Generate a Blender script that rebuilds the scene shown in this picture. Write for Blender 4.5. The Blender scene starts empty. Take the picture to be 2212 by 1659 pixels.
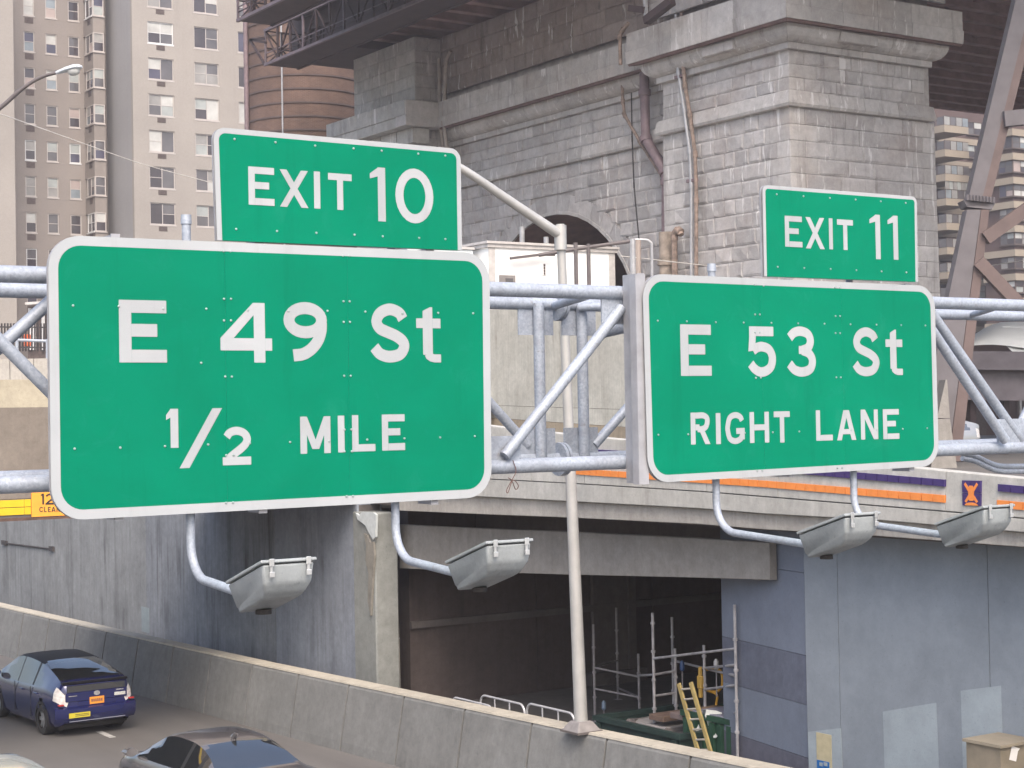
import bpy, bmesh, math, random
from mathutils import Vector, Matrix
from mathutils.geometry import tessellate_polygon
random.seed(7)
SC = bpy.context.scene
COL = SC.collection
R = math.radians

# ------------------------------------------------------------------ camera
# World: X runs along the sign truss (across the road), Y along the road, Z up; camera at x=y=0.
FPX = 3700.0                       # focal length in pixels of a 2212 px wide picture
CAMZ = 6.4
YAW = R(33.5); PITCH = math.atan2(70.5, FPX); ROLL = 0.018
FH = Vector((math.sin(YAW), math.cos(YAW), 0))
RH = Vector((math.cos(YAW), -math.sin(YAW), 0))
FWD = FH * math.cos(PITCH) + Vector((0, 0, 1)) * math.sin(PITCH)
UP0 = -FH * math.sin(PITCH) + Vector((0, 0, 1)) * math.cos(PITCH)
RT = RH * math.cos(ROLL) - UP0 * math.sin(ROLL)
UP = UP0 * math.cos(ROLL) + RH * math.sin(ROLL)
CAM = Vector((0, 0, CAMZ))
cd = bpy.data.cameras.new('camera'); cam = bpy.data.objects.new('camera', cd); COL.objects.link(cam)
cd.sensor_width = 36; cd.lens = 36 * FPX / 2212; cd.clip_start = 0.1; cd.clip_end = 2000
M = Matrix.Identity(4)
for i in range(3):
    M[i][0] = RT[i]; M[i][1] = UP[i]; M[i][2] = -FWD[i]; M[i][3] = CAM[i]
cam.matrix_world = M
SC.camera = cam

# ------------------------------------------------------------------ world, sun, exposure
SUN_EL = 50.0
SUN_DIR = Vector((-0.42, -0.90, 0)).normalized()          # horizontal direction towards the sun
w = bpy.data.worlds.new('World'); SC.world = w; w.use_nodes = True
nt = w.node_tree; bg = nt.nodes['Background']
sky = nt.nodes.new('ShaderNodeTexSky'); sky.sky_type = 'NISHITA'; sky.sun_disc = False
sky.sun_elevation = R(SUN_EL); sky.sun_rotation = math.atan2(SUN_DIR.x, SUN_DIR.y)
sky.air_density = 1.0; sky.dust_density = 5.0; sky.ozone_density = 0.8
nt.links.new(sky.outputs[0], bg.inputs[0]); bg.inputs[1].default_value = 0.15
sl = bpy.data.lights.new('sun', 'SUN'); so = bpy.data.objects.new('sun', sl); COL.objects.link(so)
sl.energy = 0.8; sl.angle = R(35); sl.color = (1.0, 0.95, 0.89)
so.rotation_euler = (-(SUN_DIR * math.cos(R(SUN_EL)) + Vector((0, 0, math.sin(R(SUN_EL)))))).to_track_quat('-Z', 'Y').to_euler()
vs = SC.view_settings
vs.view_transform = 'Standard'; vs.look = 'None'; vs.gamma = 1.0; vs.use_curve_mapping = False
vs.exposure = 1.32
SC.cycles.max_bounces = 6; SC.cycles.diffuse_bounces = 4; SC.cycles.glossy_bounces = 3
SC.cycles.use_denoising = True

# ------------------------------------------------------------------ measuring helpers
def ray(u, v):
    return FWD + RT * ((u - 1106) / FPX) + UP * ((829.5 - v) / FPX)
def onX(u, v, X): d = ray(u, v); return CAM + d * (X / d.x)
def onY(u, v, Y): d = ray(u, v); return CAM + d * (Y / d.y)
def onZ(u, v, Z): d = ray(u, v); return CAM + d * ((Z - CAMZ) / d.z)
def dep(u, v, D): return CAM + ray(u, v) * D
V = Vector
def lerp(a, b, t): return a + (b - a) * t

# ------------------------------------------------------------------ mesh builder
class MB:
    def __init__(self): self.v = []; self.f = []
    def add(self, vs, fs):
        n = len(self.v); self.v += [tuple(p) for p in vs]; self.f += [tuple(i + n for i in f) for f in fs]; return self
    def box(self, x0, x1, y0, y1, z0, z1):
        x0, x1 = min(x0, x1), max(x0, x1); y0, y1 = min(y0, y1), max(y0, y1); z0, z1 = min(z0, z1), max(z0, z1)
        return self.hexa([(x0,y0,z0),(x1,y0,z0),(x1,y1,z0),(x0,y1,z0),(x0,y0,z1),(x1,y0,z1),(x1,y1,z1),(x0,y1,z1)])
    def hexa(self, p):
        return self.add(p, [(0,3,2,1),(4,5,6,7),(0,1,5,4),(1,2,6,5),(2,3,7,6),(3,0,4,7)])
    def cbox(self, x0, x1, y0, y1, z0, z1, c):
        """box with chamfered edges"""
        bm = bmesh.new()
        r = bmesh.ops.create_cube(bm, size=1.0)
        for q in bm.verts:
            q.co = V((lerp(x0, x1, q.co.x + .5), lerp(y0, y1, q.co.y + .5), lerp(z0, z1, q.co.z + .5)))
        bmesh.ops.bevel(bm, geom=list(bm.edges), offset=c, segments=1, affect='EDGES')
        bm.verts.index_update()
        self.add([q.co for q in bm.verts], [[q.index for q in f.verts] for f in bm.faces]); bm.free(); return self
    def bar(self, p0, p1, w, h, up=(0, 0, 1)):
        p0, p1 = V(p0), V(p1); d = (p1 - p0).normalized(); s = d.cross(V(up))
        if s.length < 1e-4: s = d.cross(V((1, 0, 0)))
        s.normalize(); t = s.cross(d); s = s * w / 2; t = t * h / 2
        return self.hexa([p0-s-t, p0+s-t, p1+s-t, p1-s-t, p0-s+t, p0+s+t, p1+s+t, p1-s+t])
    def tube(self, pts, r, n=10, caps=True):
        pts = [V(p) for p in pts]; m = len(pts)
        rs = r if isinstance(r, (list, tuple)) else [r] * m
        vs = []; ref = None
        for i, p in enumerate(pts):
            d = (pts[min(i+1, m-1)] - pts[max(i-1, 0)]).normalized()
            if ref is None:
                ref = d.cross(V((0, 0, 1)))
                if ref.length < .1: ref = d.cross(V((1, 0, 0)))
            ref = (ref - d * ref.dot(d)).normalized(); b = d.cross(ref)
            for k in range(n):
                a = 2 * math.pi * k / n
                vs.append(p + (ref * math.cos(a) + b * math.sin(a)) * rs[i])
        fs = [(i*n+k, i*n+(k+1) % n, (i+1)*n+(k+1) % n, (i+1)*n+k) for i in range(m-1) for k in range(n)]
        if caps: fs += [tuple(range(n))[::-1], tuple(range((m-1)*n, m*n))]
        return self.add(vs, fs)
    def prism(self, poly, off):
        """closed planar polygon extruded by a vector"""
        poly = [V(p) for p in poly]; off = V(off); n = len(poly)
        tris = tessellate_polygon([poly]); tris = [tuple(t) for t in tris]
        vs = poly + [p + off for p in poly]
        fs = [t for t in tris] + [tuple(i + n for i in reversed(t)) for t in tris]
        fs += [(i, (i+1) % n, n + (i+1) % n, n + i) for i in range(n)]
        return self.add(vs, fs)
    def grid(self, rows, closed=False):
        n = len(rows[0]); vs = [p for r in rows for p in r]
        fs = [(i*n+k, i*n+(k+1) % n, (i+1)*n+(k+1) % n, (i+1)*n+k) for i in range(len(rows)-1) for k in range(n if closed else n-1)]
        return self.add(vs, fs)
    def mesh(self, name):
        me = bpy.data.meshes.new(name); me.from_pydata(self.v, [], self.f); me.update()
        bm = bmesh.new(); bm.from_mesh(me); bmesh.ops.recalc_face_normals(bm, faces=bm.faces); bm.to_mesh(me); bm.free()
        return me
    def build(self, name, mat, parent=None, smooth=False, bevel=0):
        return link(name, self.mesh(name), mat, parent, smooth, bevel)

INV = {}
def link(name, me, mat, parent=None, smooth=False, bevel=0):
    o = bpy.data.objects.new(name, me); COL.objects.link(o)
    if mat is not None and len(me.materials) == 0: me.materials.append(mat)
    if smooth:
        for p in me.polygons: p.use_smooth = True
        try: me.set_sharp_from_angle(angle=R(38))
        except Exception: pass
    if bevel:
        b = o.modifiers.new('bevel', 'BEVEL'); b.width = bevel; b.segments = 2; b.limit_method = 'ANGLE'; b.angle_limit = R(40)
    if parent is not None:
        o.parent = parent
        if parent.name in INV: o.matrix_parent_inverse = INV[parent.name]
    return o
def thing(name, label, cat, loc=(0, 0, 0), group=None):
    o = bpy.data.objects.new(name, None); COL.objects.link(o); o.location = loc; o.empty_display_size = .3
    o['label'] = label; o['category'] = cat
    if group: o['group'] = group
    INV[o.name] = Matrix.Translation(-V(loc)); return o
def tag(o, label, cat, group=None):
    o['label'] = label; o['category'] = cat
    if group: o['group'] = group
    return o
def struct(o): o['kind'] = 'structure'; return o
def copy_tree(o, parent=None):
    c = o.copy(); COL.objects.link(c)
    if parent is not None: c.parent = parent
    for ch in list(o.children): copy_tree(ch, c)
    return c
def crom(pts, n):
    """Catmull-Rom through points, n samples per span"""
    P = [V(p) for p in pts]; out = []
    for i in range(len(P)-1):
        a = P[i-1] if i > 0 else P[i]*2 - P[i+1]; b = P[i]; c = P[i+1]; d = P[i+2] if i+2 < len(P) else P[i+1]*2 - P[i]
        for k in range(n):
            t = k / n
            out.append(0.5*((2*b) + (c-a)*t + (2*a-5*b+4*c-d)*t*t + (3*b-a-3*c+d)*t*t*t))
    out.append(P[-1]); return out

# ------------------------------------------------------------------ materials
def nodes(name):
    m = bpy.data.materials.new(name); m.use_nodes = True; t = m.node_tree
    return m, t, t.nodes['Principled BSDF']
def mk(t, typ, **kw):
    n = t.nodes.new(typ)
    for k, v in kw.items():
        if k in ('inputs',):
            for a, b in v.items(): n.inputs[a].default_value = b
        else: setattr(n, k, v)
    return n
def coord(t, scale, obj=False):
    if obj:
        g = mk(t, 'ShaderNodeTexCoord'); src = g.outputs['Object']
    else:
        g = mk(t, 'ShaderNodeNewGeometry'); src = g.outputs['Position']
    mp = mk(t, 'ShaderNodeMapping'); mp.inputs['Scale'].default_value = scale
    t.links.new(src, mp.inputs[0]); return mp.outputs[0]
def noise(t, scale, detail=5, rough=.6, vec=(1, 1, 1), obj=False, dist=0):
    n = mk(t, 'ShaderNodeTexNoise'); n.inputs['Scale'].default_value = scale; n.inputs['Detail'].default_value = detail
    n.inputs['Roughness'].default_value = rough; n.inputs['Distortion'].default_value = dist
    t.links.new(coord(t, vec, obj), n.inputs['Vector']); return n.outputs['Fac']
def ramp(t, fac, stops):
    r = mk(t, 'ShaderNodeValToRGB'); e = r.color_ramp.elements
    while len(e) < len(stops): e.new(.5)
    for q, (p, c) in zip(e, stops):
        q.position = p; q.color = c if len(c) == 4 else (*c, 1)
    t.links.new(fac, r.inputs[0]); return r.outputs[0]
def mix(t, a, b, fac, mode='MIX'):
    n = mk(t, 'ShaderNodeMix', data_type='RGBA', blend_type=mode)
    for s, q in ((6, a), (7, b), (0, fac)):
        if hasattr(q, 'links') or hasattr(q, 'is_linked'): t.links.new(q, n.inputs[s])
        elif s == 0: n.inputs[0].default_value = q
        else: n.inputs[s].default_value = (*q, 1)
    return n.outputs[2]
def grey(x): return (x, x, x)
def bump(t, p, h, strength, dist=.01):
    b = mk(t, 'ShaderNodeBump'); b.inputs['Strength'].default_value = strength; b.inputs['Distance'].default_value = dist
    t.links.new(h, b.inputs['Height']); t.links.new(b.outputs[0], p.inputs['Normal'])
MATS = {}
def plain(name, col, rough=.6, metal=0., var=.12, scale=3., bmp=0.05, coat=0., obj=False, spec=.5):
    """painted or bare surface with mottled tone"""
    if name in MATS: return MATS[name]
    m, t, p = nodes(name)
    n = noise(t, scale, 6, .6, obj=obj)
    c = mix(t, [x*(1-var) for x in col], [min(1, x*(1+var)) for x in col], ramp(t, n, [(.3, grey(0)), (.7, grey(1))]))
    t.links.new(c, p.inputs['Base Color'])
    p.inputs['Roughness'].default_value = rough; p.inputs['Metallic'].default_value = metal
    p.inputs['Specular IOR Level'].default_value = spec
    if coat: p.inputs['Coat Weight'].default_value = coat; p.inputs['Coat Roughness'].default_value = .05
    if bmp: bump(t, p, noise(t, scale*12, 4, .6, obj=obj), bmp, .005)
    MATS[name] = m; return m
def concrete(name, col, dark=(.1, .09, .085), streak=.5, blot=.3, sscale=2.2, light=.0, rough=.9, edge=.50, grain=.75):
    """weathered concrete: pores, blotches and vertical run-off streaks"""
    if name in MATS: return MATS[name]
    m, t, p = nodes(name)
    c0 = mix(t, [x*.86 for x in col], [min(1, x*1.12) for x in col], ramp(t, noise(t, .9, 8, .65), [(.3, grey(0)), (.7, grey(1))]))
    b = ramp(t, noise(t, .35, 6, .7, dist=.4), [(.46, grey(0)), (.72, grey(1))])
    bm_ = mk(t, 'ShaderNodeMath', operation='MULTIPLY'); t.links.new(b, bm_.inputs[0]); bm_.inputs[1].default_value = blot
    c1 = mix(t, c0, [lerp(a, b_, .6) for a, b_ in zip(col, dark)], bm_.outputs[0])
    s = ramp(t, noise(t, sscale, 6, .65, (1, 1, .09)), [(edge, grey(0)), (edge+.2, grey(1))])
    s2 = ramp(t, noise(t, .5, 4, .6), [(.35, grey(0)), (.65, grey(1))])
    sm = mk(t, 'ShaderNodeMath', operation='MULTIPLY'); t.links.new(s, sm.inputs[0]); t.links.new(s2, sm.inputs[1])
    sm2 = mk(t, 'ShaderNodeMath', operation='MULTIPLY'); t.links.new(sm.outputs[0], sm2.inputs[0]); sm2.inputs[1].default_value = streak
    c2 = mix(t, c1, dark, sm2.outputs[0])
    if light:
        s3 = ramp(t, noise(t, sscale*1.7, 5, .6, (1, 1, .07)), [(.62, grey(0)), (.74, grey(1))])
        lm = mk(t, 'ShaderNodeMath', operation='MULTIPLY'); t.links.new(s3, lm.inputs[0]); lm.inputs[1].default_value = light
        c2 = mix(t, c2, (.7, .69, .66), lm.outputs[0])
    gr = ramp(t, noise(t, 5.5, 9, .78, dist=.3), [(.30, grey(.70)), (.68, grey(1.12))])
    c2 = mix(t, c2, gr, grain, 'MULTIPLY')
    fs_ = ramp(t, noise(t, sscale*5, 4, .6, (1, 1, .04)), [(.40, grey(.80)), (.62, grey(1.04))])
    c2 = mix(t, c2, fs_, min(.5, streak*.55), 'MULTIPLY')
    pores = ramp(t, noise(t, 26, 3, .7), [(.60, grey(1)), (.74, grey(.6))])
    c3 = mix(t, c2, pores, .6, 'MULTIPLY')
    t.links.new(c3, p.inputs['Base Color']); p.inputs['Roughness'].default_value = rough
    p.inputs['Specular IOR Level'].default_value = .3
    bump(t, p, noise(t, 14, 6, .7), .25, .012)
    MATS[name] = m; return m
# ------------------------------------------------------------------ sign materials and stroke alphabet
def galvanised():
    m, t, p = nodes('galvanised_steel')
    v = mk(t, 'ShaderNodeTexVoronoi'); v.inputs['Scale'].default_value = 55
    t.links.new(coord(t, (1, 1, 1)), v.inputs['Vector'])
    c = mix(t, (.27, .305, .36), (.39, .43, .495), v.outputs['Color'])
    c = mix(t, c, (.19, .20, .225), ramp(t, noise(t, 3.0, 7, .75, dist=.6), [(.45, grey(0)), (.75, grey(.7))]))
    sp = ramp(t, noise(t, 9, 5, .75, dist=.5), [(.60, grey(0)), (.70, grey(.7))])
    c = mix(t, c, (.22, .21, .21), sp)
    t.links.new(c, p.inputs['Base Color']); p.inputs['Metallic'].default_value = .18; p.inputs['Roughness'].default_value = .55
    bump(t, p, noise(t, 90, 3, .6), .12, .003)
    return m
GALV = galvanised()
def sheeting(name, a, b, fade):
    m, t, p = nodes(name)
    n = ramp(t, noise(t, 1.1, 5, .55, (1, 1, 1.3), dist=.8), [(.35, grey(0)), (.75, grey(1))])
    c = mix(t, a, b, n)
    n2 = ramp(t, noise(t, 3.4, 7, .7, dist=1.2), [(.56, grey(0)), (.8, grey(.45))])
    c = mix(t, c, fade, n2)
    oi = mk(t, 'ShaderNodeObjectInfo'); c = mix(t, c, ramp(t, oi.outputs['Random'], [(0, grey(.90)), (1, grey(1.0))]), .8, 'MULTIPLY')
    dr = ramp(t, noise(t, 5.5, 5, .65, (1, 1, .10)), [(.56, grey(1)), (.78, grey(.80))]); c = mix(t, c, dr, .75, 'MULTIPLY')
    g = noise(t, 260, 2, .6); c = mix(t, c, ramp(t, g, [(.3, grey(.90)), (.7, grey(1.0))]), .6, 'MULTIPLY')
    t.links.new(c, p.inputs['Base Color']); p.inputs['Roughness'].default_value = .5
    p.inputs['Specular IOR Level'].default_value = .06
    bump(t, p, noise(t, 3, 3, .5), .05, .01)
    return m
GREEN = sheeting('green_sheeting', (.0, .182, .100), (.0, .208, .116), (.018, .245, .155))
WHITE = sheeting('white_sheeting', (.37, .39, .405), (.42, .44, .455), (.35, .345, .325))
ALU = plain('aluminium_back', (.36, .36, .38), .5, .3, .15, 6)
BLACK = plain('black_marking', (.02, .018, .018), .6)
BOLT = plain('bolt_head', (.34, .42, .40), .4, .5, .2, 20)

def rrect(W, H, r, n=8, square_bottom=False):
    P = []
    for cx, cy, a0 in ((W-r, H-r, 0), (r, H-r, 90), (r, r, 180), (W-r, r, 270)):
        if square_bottom and cy == r:
            P += [(0, 0)] * 1 if cx == r else [(W, 0)]
            continue
        for k in range(n+1):
            a = R(a0 + 90*k/n); P.append((cx + r*math.cos(a), cy + r*math.sin(a)))
    return P
def clip(P, axis, lim, keep_less):
    out = []
    ins = (lambda p: p[axis] <= lim) if keep_less else (lambda p: p[axis] >= lim)
    for i in range(len(P)):
        a, b = P[i-1], P[i]
        if ins(a) != ins(b):
            t = (lim - a[axis]) / (b[axis] - a[axis]); out.append((a[0]+(b[0]-a[0])*t, a[1]+(b[1]-a[1])*t))
        if ins(b): out.append(b)
    return out

# ---- stroke alphabet: polygons in a w x h box, stroke width s
def rect(x0, y0, x1, y1): return [(x0, y0), (x1, y0), (x1, y1), (x0, y1)]
def dg(xa, ya, xb, yb, hw): return [(xa-hw/2, ya), (xa+hw/2, ya), (xb+hw/2, yb), (xb-hw/2, yb)]
def strip(pts, s):
    """list of quads along a centre line"""
    P = [V((x, y, 0)) for x, y in pts]; L = []; Rr = []
    for i, p in enumerate(P):
        d = (P[min(i+1, len(P)-1)] - P[max(i-1, 0)]).normalized(); n = V((-d.y, d.x, 0)) * s / 2
        L.append((p.x + n.x, p.y + n.y)); Rr.append((p.x - n.x, p.y - n.y))
    return [[L[i], L[i+1], Rr[i+1], Rr[i]] for i in range(len(P)-1)]
def curve(pts, w, h, s, n=7):
    """points given 0..1 along the centre line, inset by half a stroke"""
    Q = [(s/2 + x*(w-s), s/2 + y*(h-s), 0) for x, y in pts]
    return [(p.x, p.y) for p in crom(Q, n)]
def ring(cx, cy, a, b, s, n=28):
    o = [(cx + a*math.cos(2*math.pi*k/n), cy + b*math.sin(2*math.pi*k/n)) for k in range(n+1)]
    i = [(cx + (a-s)*math.cos(2*math.pi*k/n), cy + (b-s)*math.sin(2*math.pi*k/n)) for k in range(n+1)]
    return [[o[k], o[k+1], i[k+1], i[k]] for k in range(n)]
def glyph(ch, w, h, s):
    m = h*.5 - s*.42
    if ch == 'E': return [rect(0,0,s,h), rect(s,h-s,w,h), rect(s,m,w*.80,m+s), rect(s,0,w,s)]
    if ch == 'F': return [rect(0,0,s,h), rect(s,h-s,w,h), rect(s,m,w*.80,m+s)]
    if ch == 'I': return [rect(0,0,w,h)]
    if ch == 'T': return [rect(0,h-s,w,h), rect(w/2-s/2,0,w/2+s/2,h-s)]
    if ch == 'L': return [rect(0,0,s,h), rect(s,0,w,s)]
    if ch == 'H': return [rect(0,0,s,h), rect(w-s,0,w,h), rect(s,h/2-s/2,w-s,h/2+s/2)]
    if ch == 'X':
        k = s*1.14
        return [dg(k/2,0,w-k/2,h,k), dg(w-k/2,0,k/2,h,k)]
    if ch == 'M':
        k = s*1.05; return [rect(0,0,s,h), rect(w-s,0,w,h), dg(w/2,h*.12,s*.5,h,k), dg(w/2,h*.12,w-s*.5,h,k)]
    if ch == 'N':
        k = s*1.1; return [rect(0,0,s,h), rect(w-s,0,w,h), dg(w-k/2,0,k/2,h,k)]
    if ch == 'A':
        k = s*1.1; return [dg(k/2,0,w/2-k*.12,h,k), dg(w-k/2,0,w/2+k*.12,h,k), rect(w*.26,h*.2,w*.74,h*.2+s*.9)]
    if ch == '1':
        return [rect(w-s,0,w,h), [(w-s, h), (w-s, h-s*1.05), (0, h-s*1.35), (0, h-s*.75), (w-s*1.0, h-.01*h)]] if w > s*1.15 else [rect(0,0,w,h)]
    if ch == '/':
        k = s*1.15; return [dg(k/2,0,w-k/2,h,k)]
    if ch == '4':
        x0, x1 = w*.645, w*.645+s
        return [rect(x0,0,x1,h), rect(0,h*.2,x0,h*.2+s), rect(x1,h*.2,w,h*.2+s), [(0,h*.2+s), (s*1.15,h*.2+s), (x0,h*.2+s+(x0-s*1.15)*1.06), (x0,h), (x0-s*.05,h)]]
    if ch == '0': return [ring(w/2, h/2, w/2, h/2, s)]
    if ch == '9':
        a = w/2; b = h*.30
        tail = curve([(1,.70),(.98,.52),(.88,.33),(.68,.16),(.42,.05),(.12,.02)], w, h, s)
        tail += [(w*.16, s/2)]
        return [ring(a, h-b, a, b, s), strip(tail[:-1], s)]
    if ch == 'S':
        return [strip(curve([(.97,.80),(.84,.93),(.52,1.0),(.2,.92),(.06,.75),(.16,.60),(.42,.52),(.72,.44),(.95,.33),(1.0,.2),(.84,.05),(.48,0),(.16,.06),(-.03,.2)], w, h, s), s)]
    if ch == 't':
        st = s*1.0; x0 = w*.27
        return [[(x0, h*.14), (x0+st, h*.14), (x0+st, h), (x0+st*.75, h), (x0, h*.93)], rect(0,h*.62,x0,h*.62+s*.86), rect(x0+st,h*.62,w,h*.62+s*.86),
                strip([(x0+st/2, h*.15), (x0+st*.55, h*.12), (x0+st*.8, h*.09), (x0+st*1.15, h*.075), (w, h*.075)], s*.72)]
    if ch == '2':
        arc = curve([(.02,.80),(.18,.94),(.5,1.0),(.84,.92),(1,.74),(.93,.57),(.72,.42),(.42,.26),(.2,.14),(.08,.06)], w, h, s)
        return [strip(arc, s), rect(0,0,w,s)]
    if ch == '5':
        c = curve([(.1,.52),(.3,.60),(.55,.62),(.85,.55),(1,.36),(.93,.14),(.68,.02),(.4,0),(.15,.08),(-.02,.2)], w, h, s)
        return [rect(w*.08,h-s,w*.93,h), [(w*.08, h-s), (w*.08+s*.9, h-s), (w*.05+s*.9, h*.52), (w*.04, h*.50)], strip(c, s)]
    if ch == '3':
        c1 = curve([(.0,.84),(.2,.96),(.5,1.0),(.82,.93),(.93,.76),(.82,.6),(.56,.53)], w, h, s)
        c2 = curve([(.56,.53),(.86,.45),(1,.28),(.9,.08),(.55,0),(.2,.05),(-.03,.2)], w, h, s)
        return [strip(c1, s), strip(c2, s), rect(w*.42,h*.53-s*.42,w*.64,h*.53+s*.44)]
    if ch == 'R':
        bowl = curve([(.3,1),(.7,1),(.95,.9),(.97,.72),(.86,.55),(.6,.47),(.3,.47)], w, h, s)
        return [rect(0,0,s,h), strip([(s, h-s/2)] + bowl, s), rect(s,h*.44,w*.45,h*.44+s), dg(w-s*.55,0,w*.55,h*.47,s*1.1)]
    if ch == 'G':
        c = curve([(.98,.78),(.85,.93),(.52,1.0),(.16,.9),(0,.6),(0,.38),(.14,.1),(.5,0),(.85,.08),(1,.25)], w, h, s)
        return [strip(c, s), rect(w-s,h*.14,w,h*.5), rect(w*.55,h*.5-s,w-s,h*.5)]
    if ch == 'C':
        return [strip(curve([(1,.76),(.85,.93),(.5,1),(.15,.9),(0,.6),(0,.4),(.15,.1),(.5,0),(.85,.07),(1,.24)], w, h, s), s)]
    return [rect(0,0,w,h)]
def letter(ch, box, mat, parent, Y, s, off=.0045, name='letter'):
    """box = (left, right, top, bottom) picture measurements, laid on the plane y=Y"""
    x0, x1, t, b = box; um = (x0+x1)/2
    p0 = onY(x0, (t+b)/2, Y); p1 = onY(x1, (t+b)/2, Y); zt = onY(um, t, Y).z; zb = onY(um, b, Y).z
    w, h = p1.x - p0.x, zt - zb; mb = MB()
    for k, item in enumerate(glyph(ch, w, h, s)):
        y = Y - off - .0005*k
        for poly in (item if isinstance(item[0][0], (tuple, list)) else [item]):
            pts = [V((p0.x + a, y, zb + c)) for a, c in poly]
            tr = tessellate_polygon([pts]); mb.add(pts, [tuple(q) for q in tr])
    me = bpy.data.meshes.new(name); me.from_pydata(mb.v, [], mb.f); me.update()
    bm = bmesh.new(); bm.from_mesh(me)
    for f in bm.faces:
        if f.normal.y > 0: f.normal_flip()
    bm.to_mesh(me); bm.free()
    return link(name, me, mat, parent)

# ================================================================== ground, road, walls, ramp
def asphalt():
    m, t, p = nodes('asphalt')
    c = mix(t, (.102, .096, .091), (.142, .133, .126), ramp(t, noise(t, .25, 7, .6), [(.3, grey(0)), (.7, grey(1))]))
    w_ = ramp(t, noise(t, .7, 5, .6, (1, .05, 1)), [(.45, grey(0)), (.7, grey(.6))])
    c = mix(t, c, (.075, .069, .065), w_)
    g = ramp(t, noise(t, 120, 2, .7), [(.35, grey(.75)), (.7, grey(1.2))]); c = mix(t, c, g, .7, 'MULTIPLY')
    t.links.new(c, p.inputs['Base Color']); p.inputs['Roughness'].default_value = .85
    bump(t, p, noise(t, 60, 5, .7), .4, .01); return m
ASPH = asphalt()
CON_BAR = concrete('barrier_concrete', (.180, .182, .177), (.07, .066, .064), .35, .35, 3.0)
CON_WALL = concrete('old_wall_concrete', (.262, .270, .272), (.03, .028, .03), .75, .5, 1.8, .12)
CON_PARA = concrete('parapet_concrete', (.46, .45, .415), (.20, .185, .16), .5, .3, 3.2, .2)
CON_FASC = concrete('fascia_concrete', (.42, .395, .355), (.14, .12, .105), .5, .35, 3.5, .15)
CON_GIRD = concrete('girder_concrete', (.28, .265, .245), (.12, .11, .105), .4, .35, 1.2, .05)
CON_BACK = concrete('retaining_concrete', (.50, .485, .425), (.20, .17, .135), .7, .4, 4.0, .25)
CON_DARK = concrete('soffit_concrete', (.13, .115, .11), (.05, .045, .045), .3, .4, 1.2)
BLUEWALL = concrete('painted_wall', (.225, .255, .288), (.175, .19, .215), .06, .2, 1.2, .02, .75, .6, .3)
BLUESHADE = concrete('shaded_return_paint', (.165, .19, .24), (.11, .115, .155), .12, .3, 1.0, .03, .75, .6, .3)  # darker copy of the wall paint, shade under the deck put in

struct(MB().box(-60, 16.9, -40, 190, -.5, 0).build('road', ASPH))
struct(MB().box(-400, 900, -300, 1200, -1.2, -.52).build('ground', plain('bare_ground', (.13, .12, .105), .95, 0, .2, .2)))
struct(MB().box(16.5, 60, -30, 31.9, -.5, .22).build('site_floor', concrete('site_slab', (.16, .15, .14), (.06, .055, .05), .1, .5)))

# barrier: leans back, cast in lengths with open joints
BXT = [(0, 17.6), (10, 17.15), (18.6, 16.60), (24.3, 16.15), (33.1, 15.50), (40.7, 15.08), (48.2, 14.75), (62, 14.3), (70, 14.1)]
def bx(y):
    for (a, va), (b, vb) in zip(BXT, BXT[1:]):
        if y <= b: return va + (vb-va)*(y-a)/(b-a)
    return BXT[-1][1]
bar = thing('concrete_barrier', 'long concrete barrier wall with vertical joints beside the road', 'barrier', (bx(25), 25, 0))
y = 3.0
H_B = 1.26
CAPC = concrete('barrier_top_concrete', (.42, .385, .32), (.2, .18, .15), .1, .3, 3)
while y < 62:
    L = 1.9; y1 = y + L; g = .026; n = 1
    rows = []
    for yy in (y+g, y1-g):
        x = bx(yy)
        rows.append([V((x-.30, yy, 0)), V((x-.28, yy, .18)), V((x-.10, yy, H_B-.05)), V((x-.07, yy, H_B)), V((x+.27, yy, H_B)), V((x+.30, yy, H_B-.05)), V((x+.30, yy, 0))])
    mb = MB().grid(rows); mb.add(rows[0], [tuple(range(7))]); mb.add(rows[1], [tuple(range(7))[::-1]])
    mb.build('barrier_panel', CON_BAR, bar)
    y = y1
mb = MB()
rows = []
for k in range(60):
    yy = 3 + k; x = bx(yy)
    rows.append([V((x-.22, yy, 0)), V((x-.06, yy, H_B-.06)), V((x+.28, yy, H_B-.06)), V((x+.28, yy, 0))])
mb.grid(rows).build('core', plain('joint_shade', (.025, .023, .022), .95), bar)  # near-black core: shade of the open joints put into the colour
for y0 in range(3, 60, 3):
    rows = [[V((bx(q)-.085, q, H_B+.002)), V((bx(q)-.075, q, H_B+.035)), V((bx(q)+.275, q, H_B+.035)), V((bx(q)+.285, q, H_B+.002))] for q in (y0+.004, y0+1, y0+2, y0+2.996)]
    MB().grid(rows, True).build('coping', CAPC, bar)

# road paint
PAINT = plain('road_paint', (.42, .41, .39), .8, 0, .35, 8)
for u, v in ((228, 1587),):
    a = onZ(213, 1579.5, .004); b = onZ(244, 1593, .004)
    d = (b-a); s = V((-d.y, d.x, 0)).normalized()*.07
    o = MB().add([a-s, b-s, b+s, a+s], [(0, 1, 2, 3)]).build('lane_dash', PAINT); tag(o, 'short faded white paint dash on the asphalt behind the blue car', 'road marking')

p_ = onZ(360, 1511, .0)
tag(MB().prism([p_ + V((dx, dy, .006)) for dx, dy in ((-.14, -.05), (.02, -.09), (.16, -.02), (.10, .08), (-.10, .07))], (0, 0, .03)).build('litter', plain('crumpled_paper', (.55, .54, .52), .8)), 'scrap of white litter on the asphalt at the foot of the barrier', 'litter')

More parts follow.
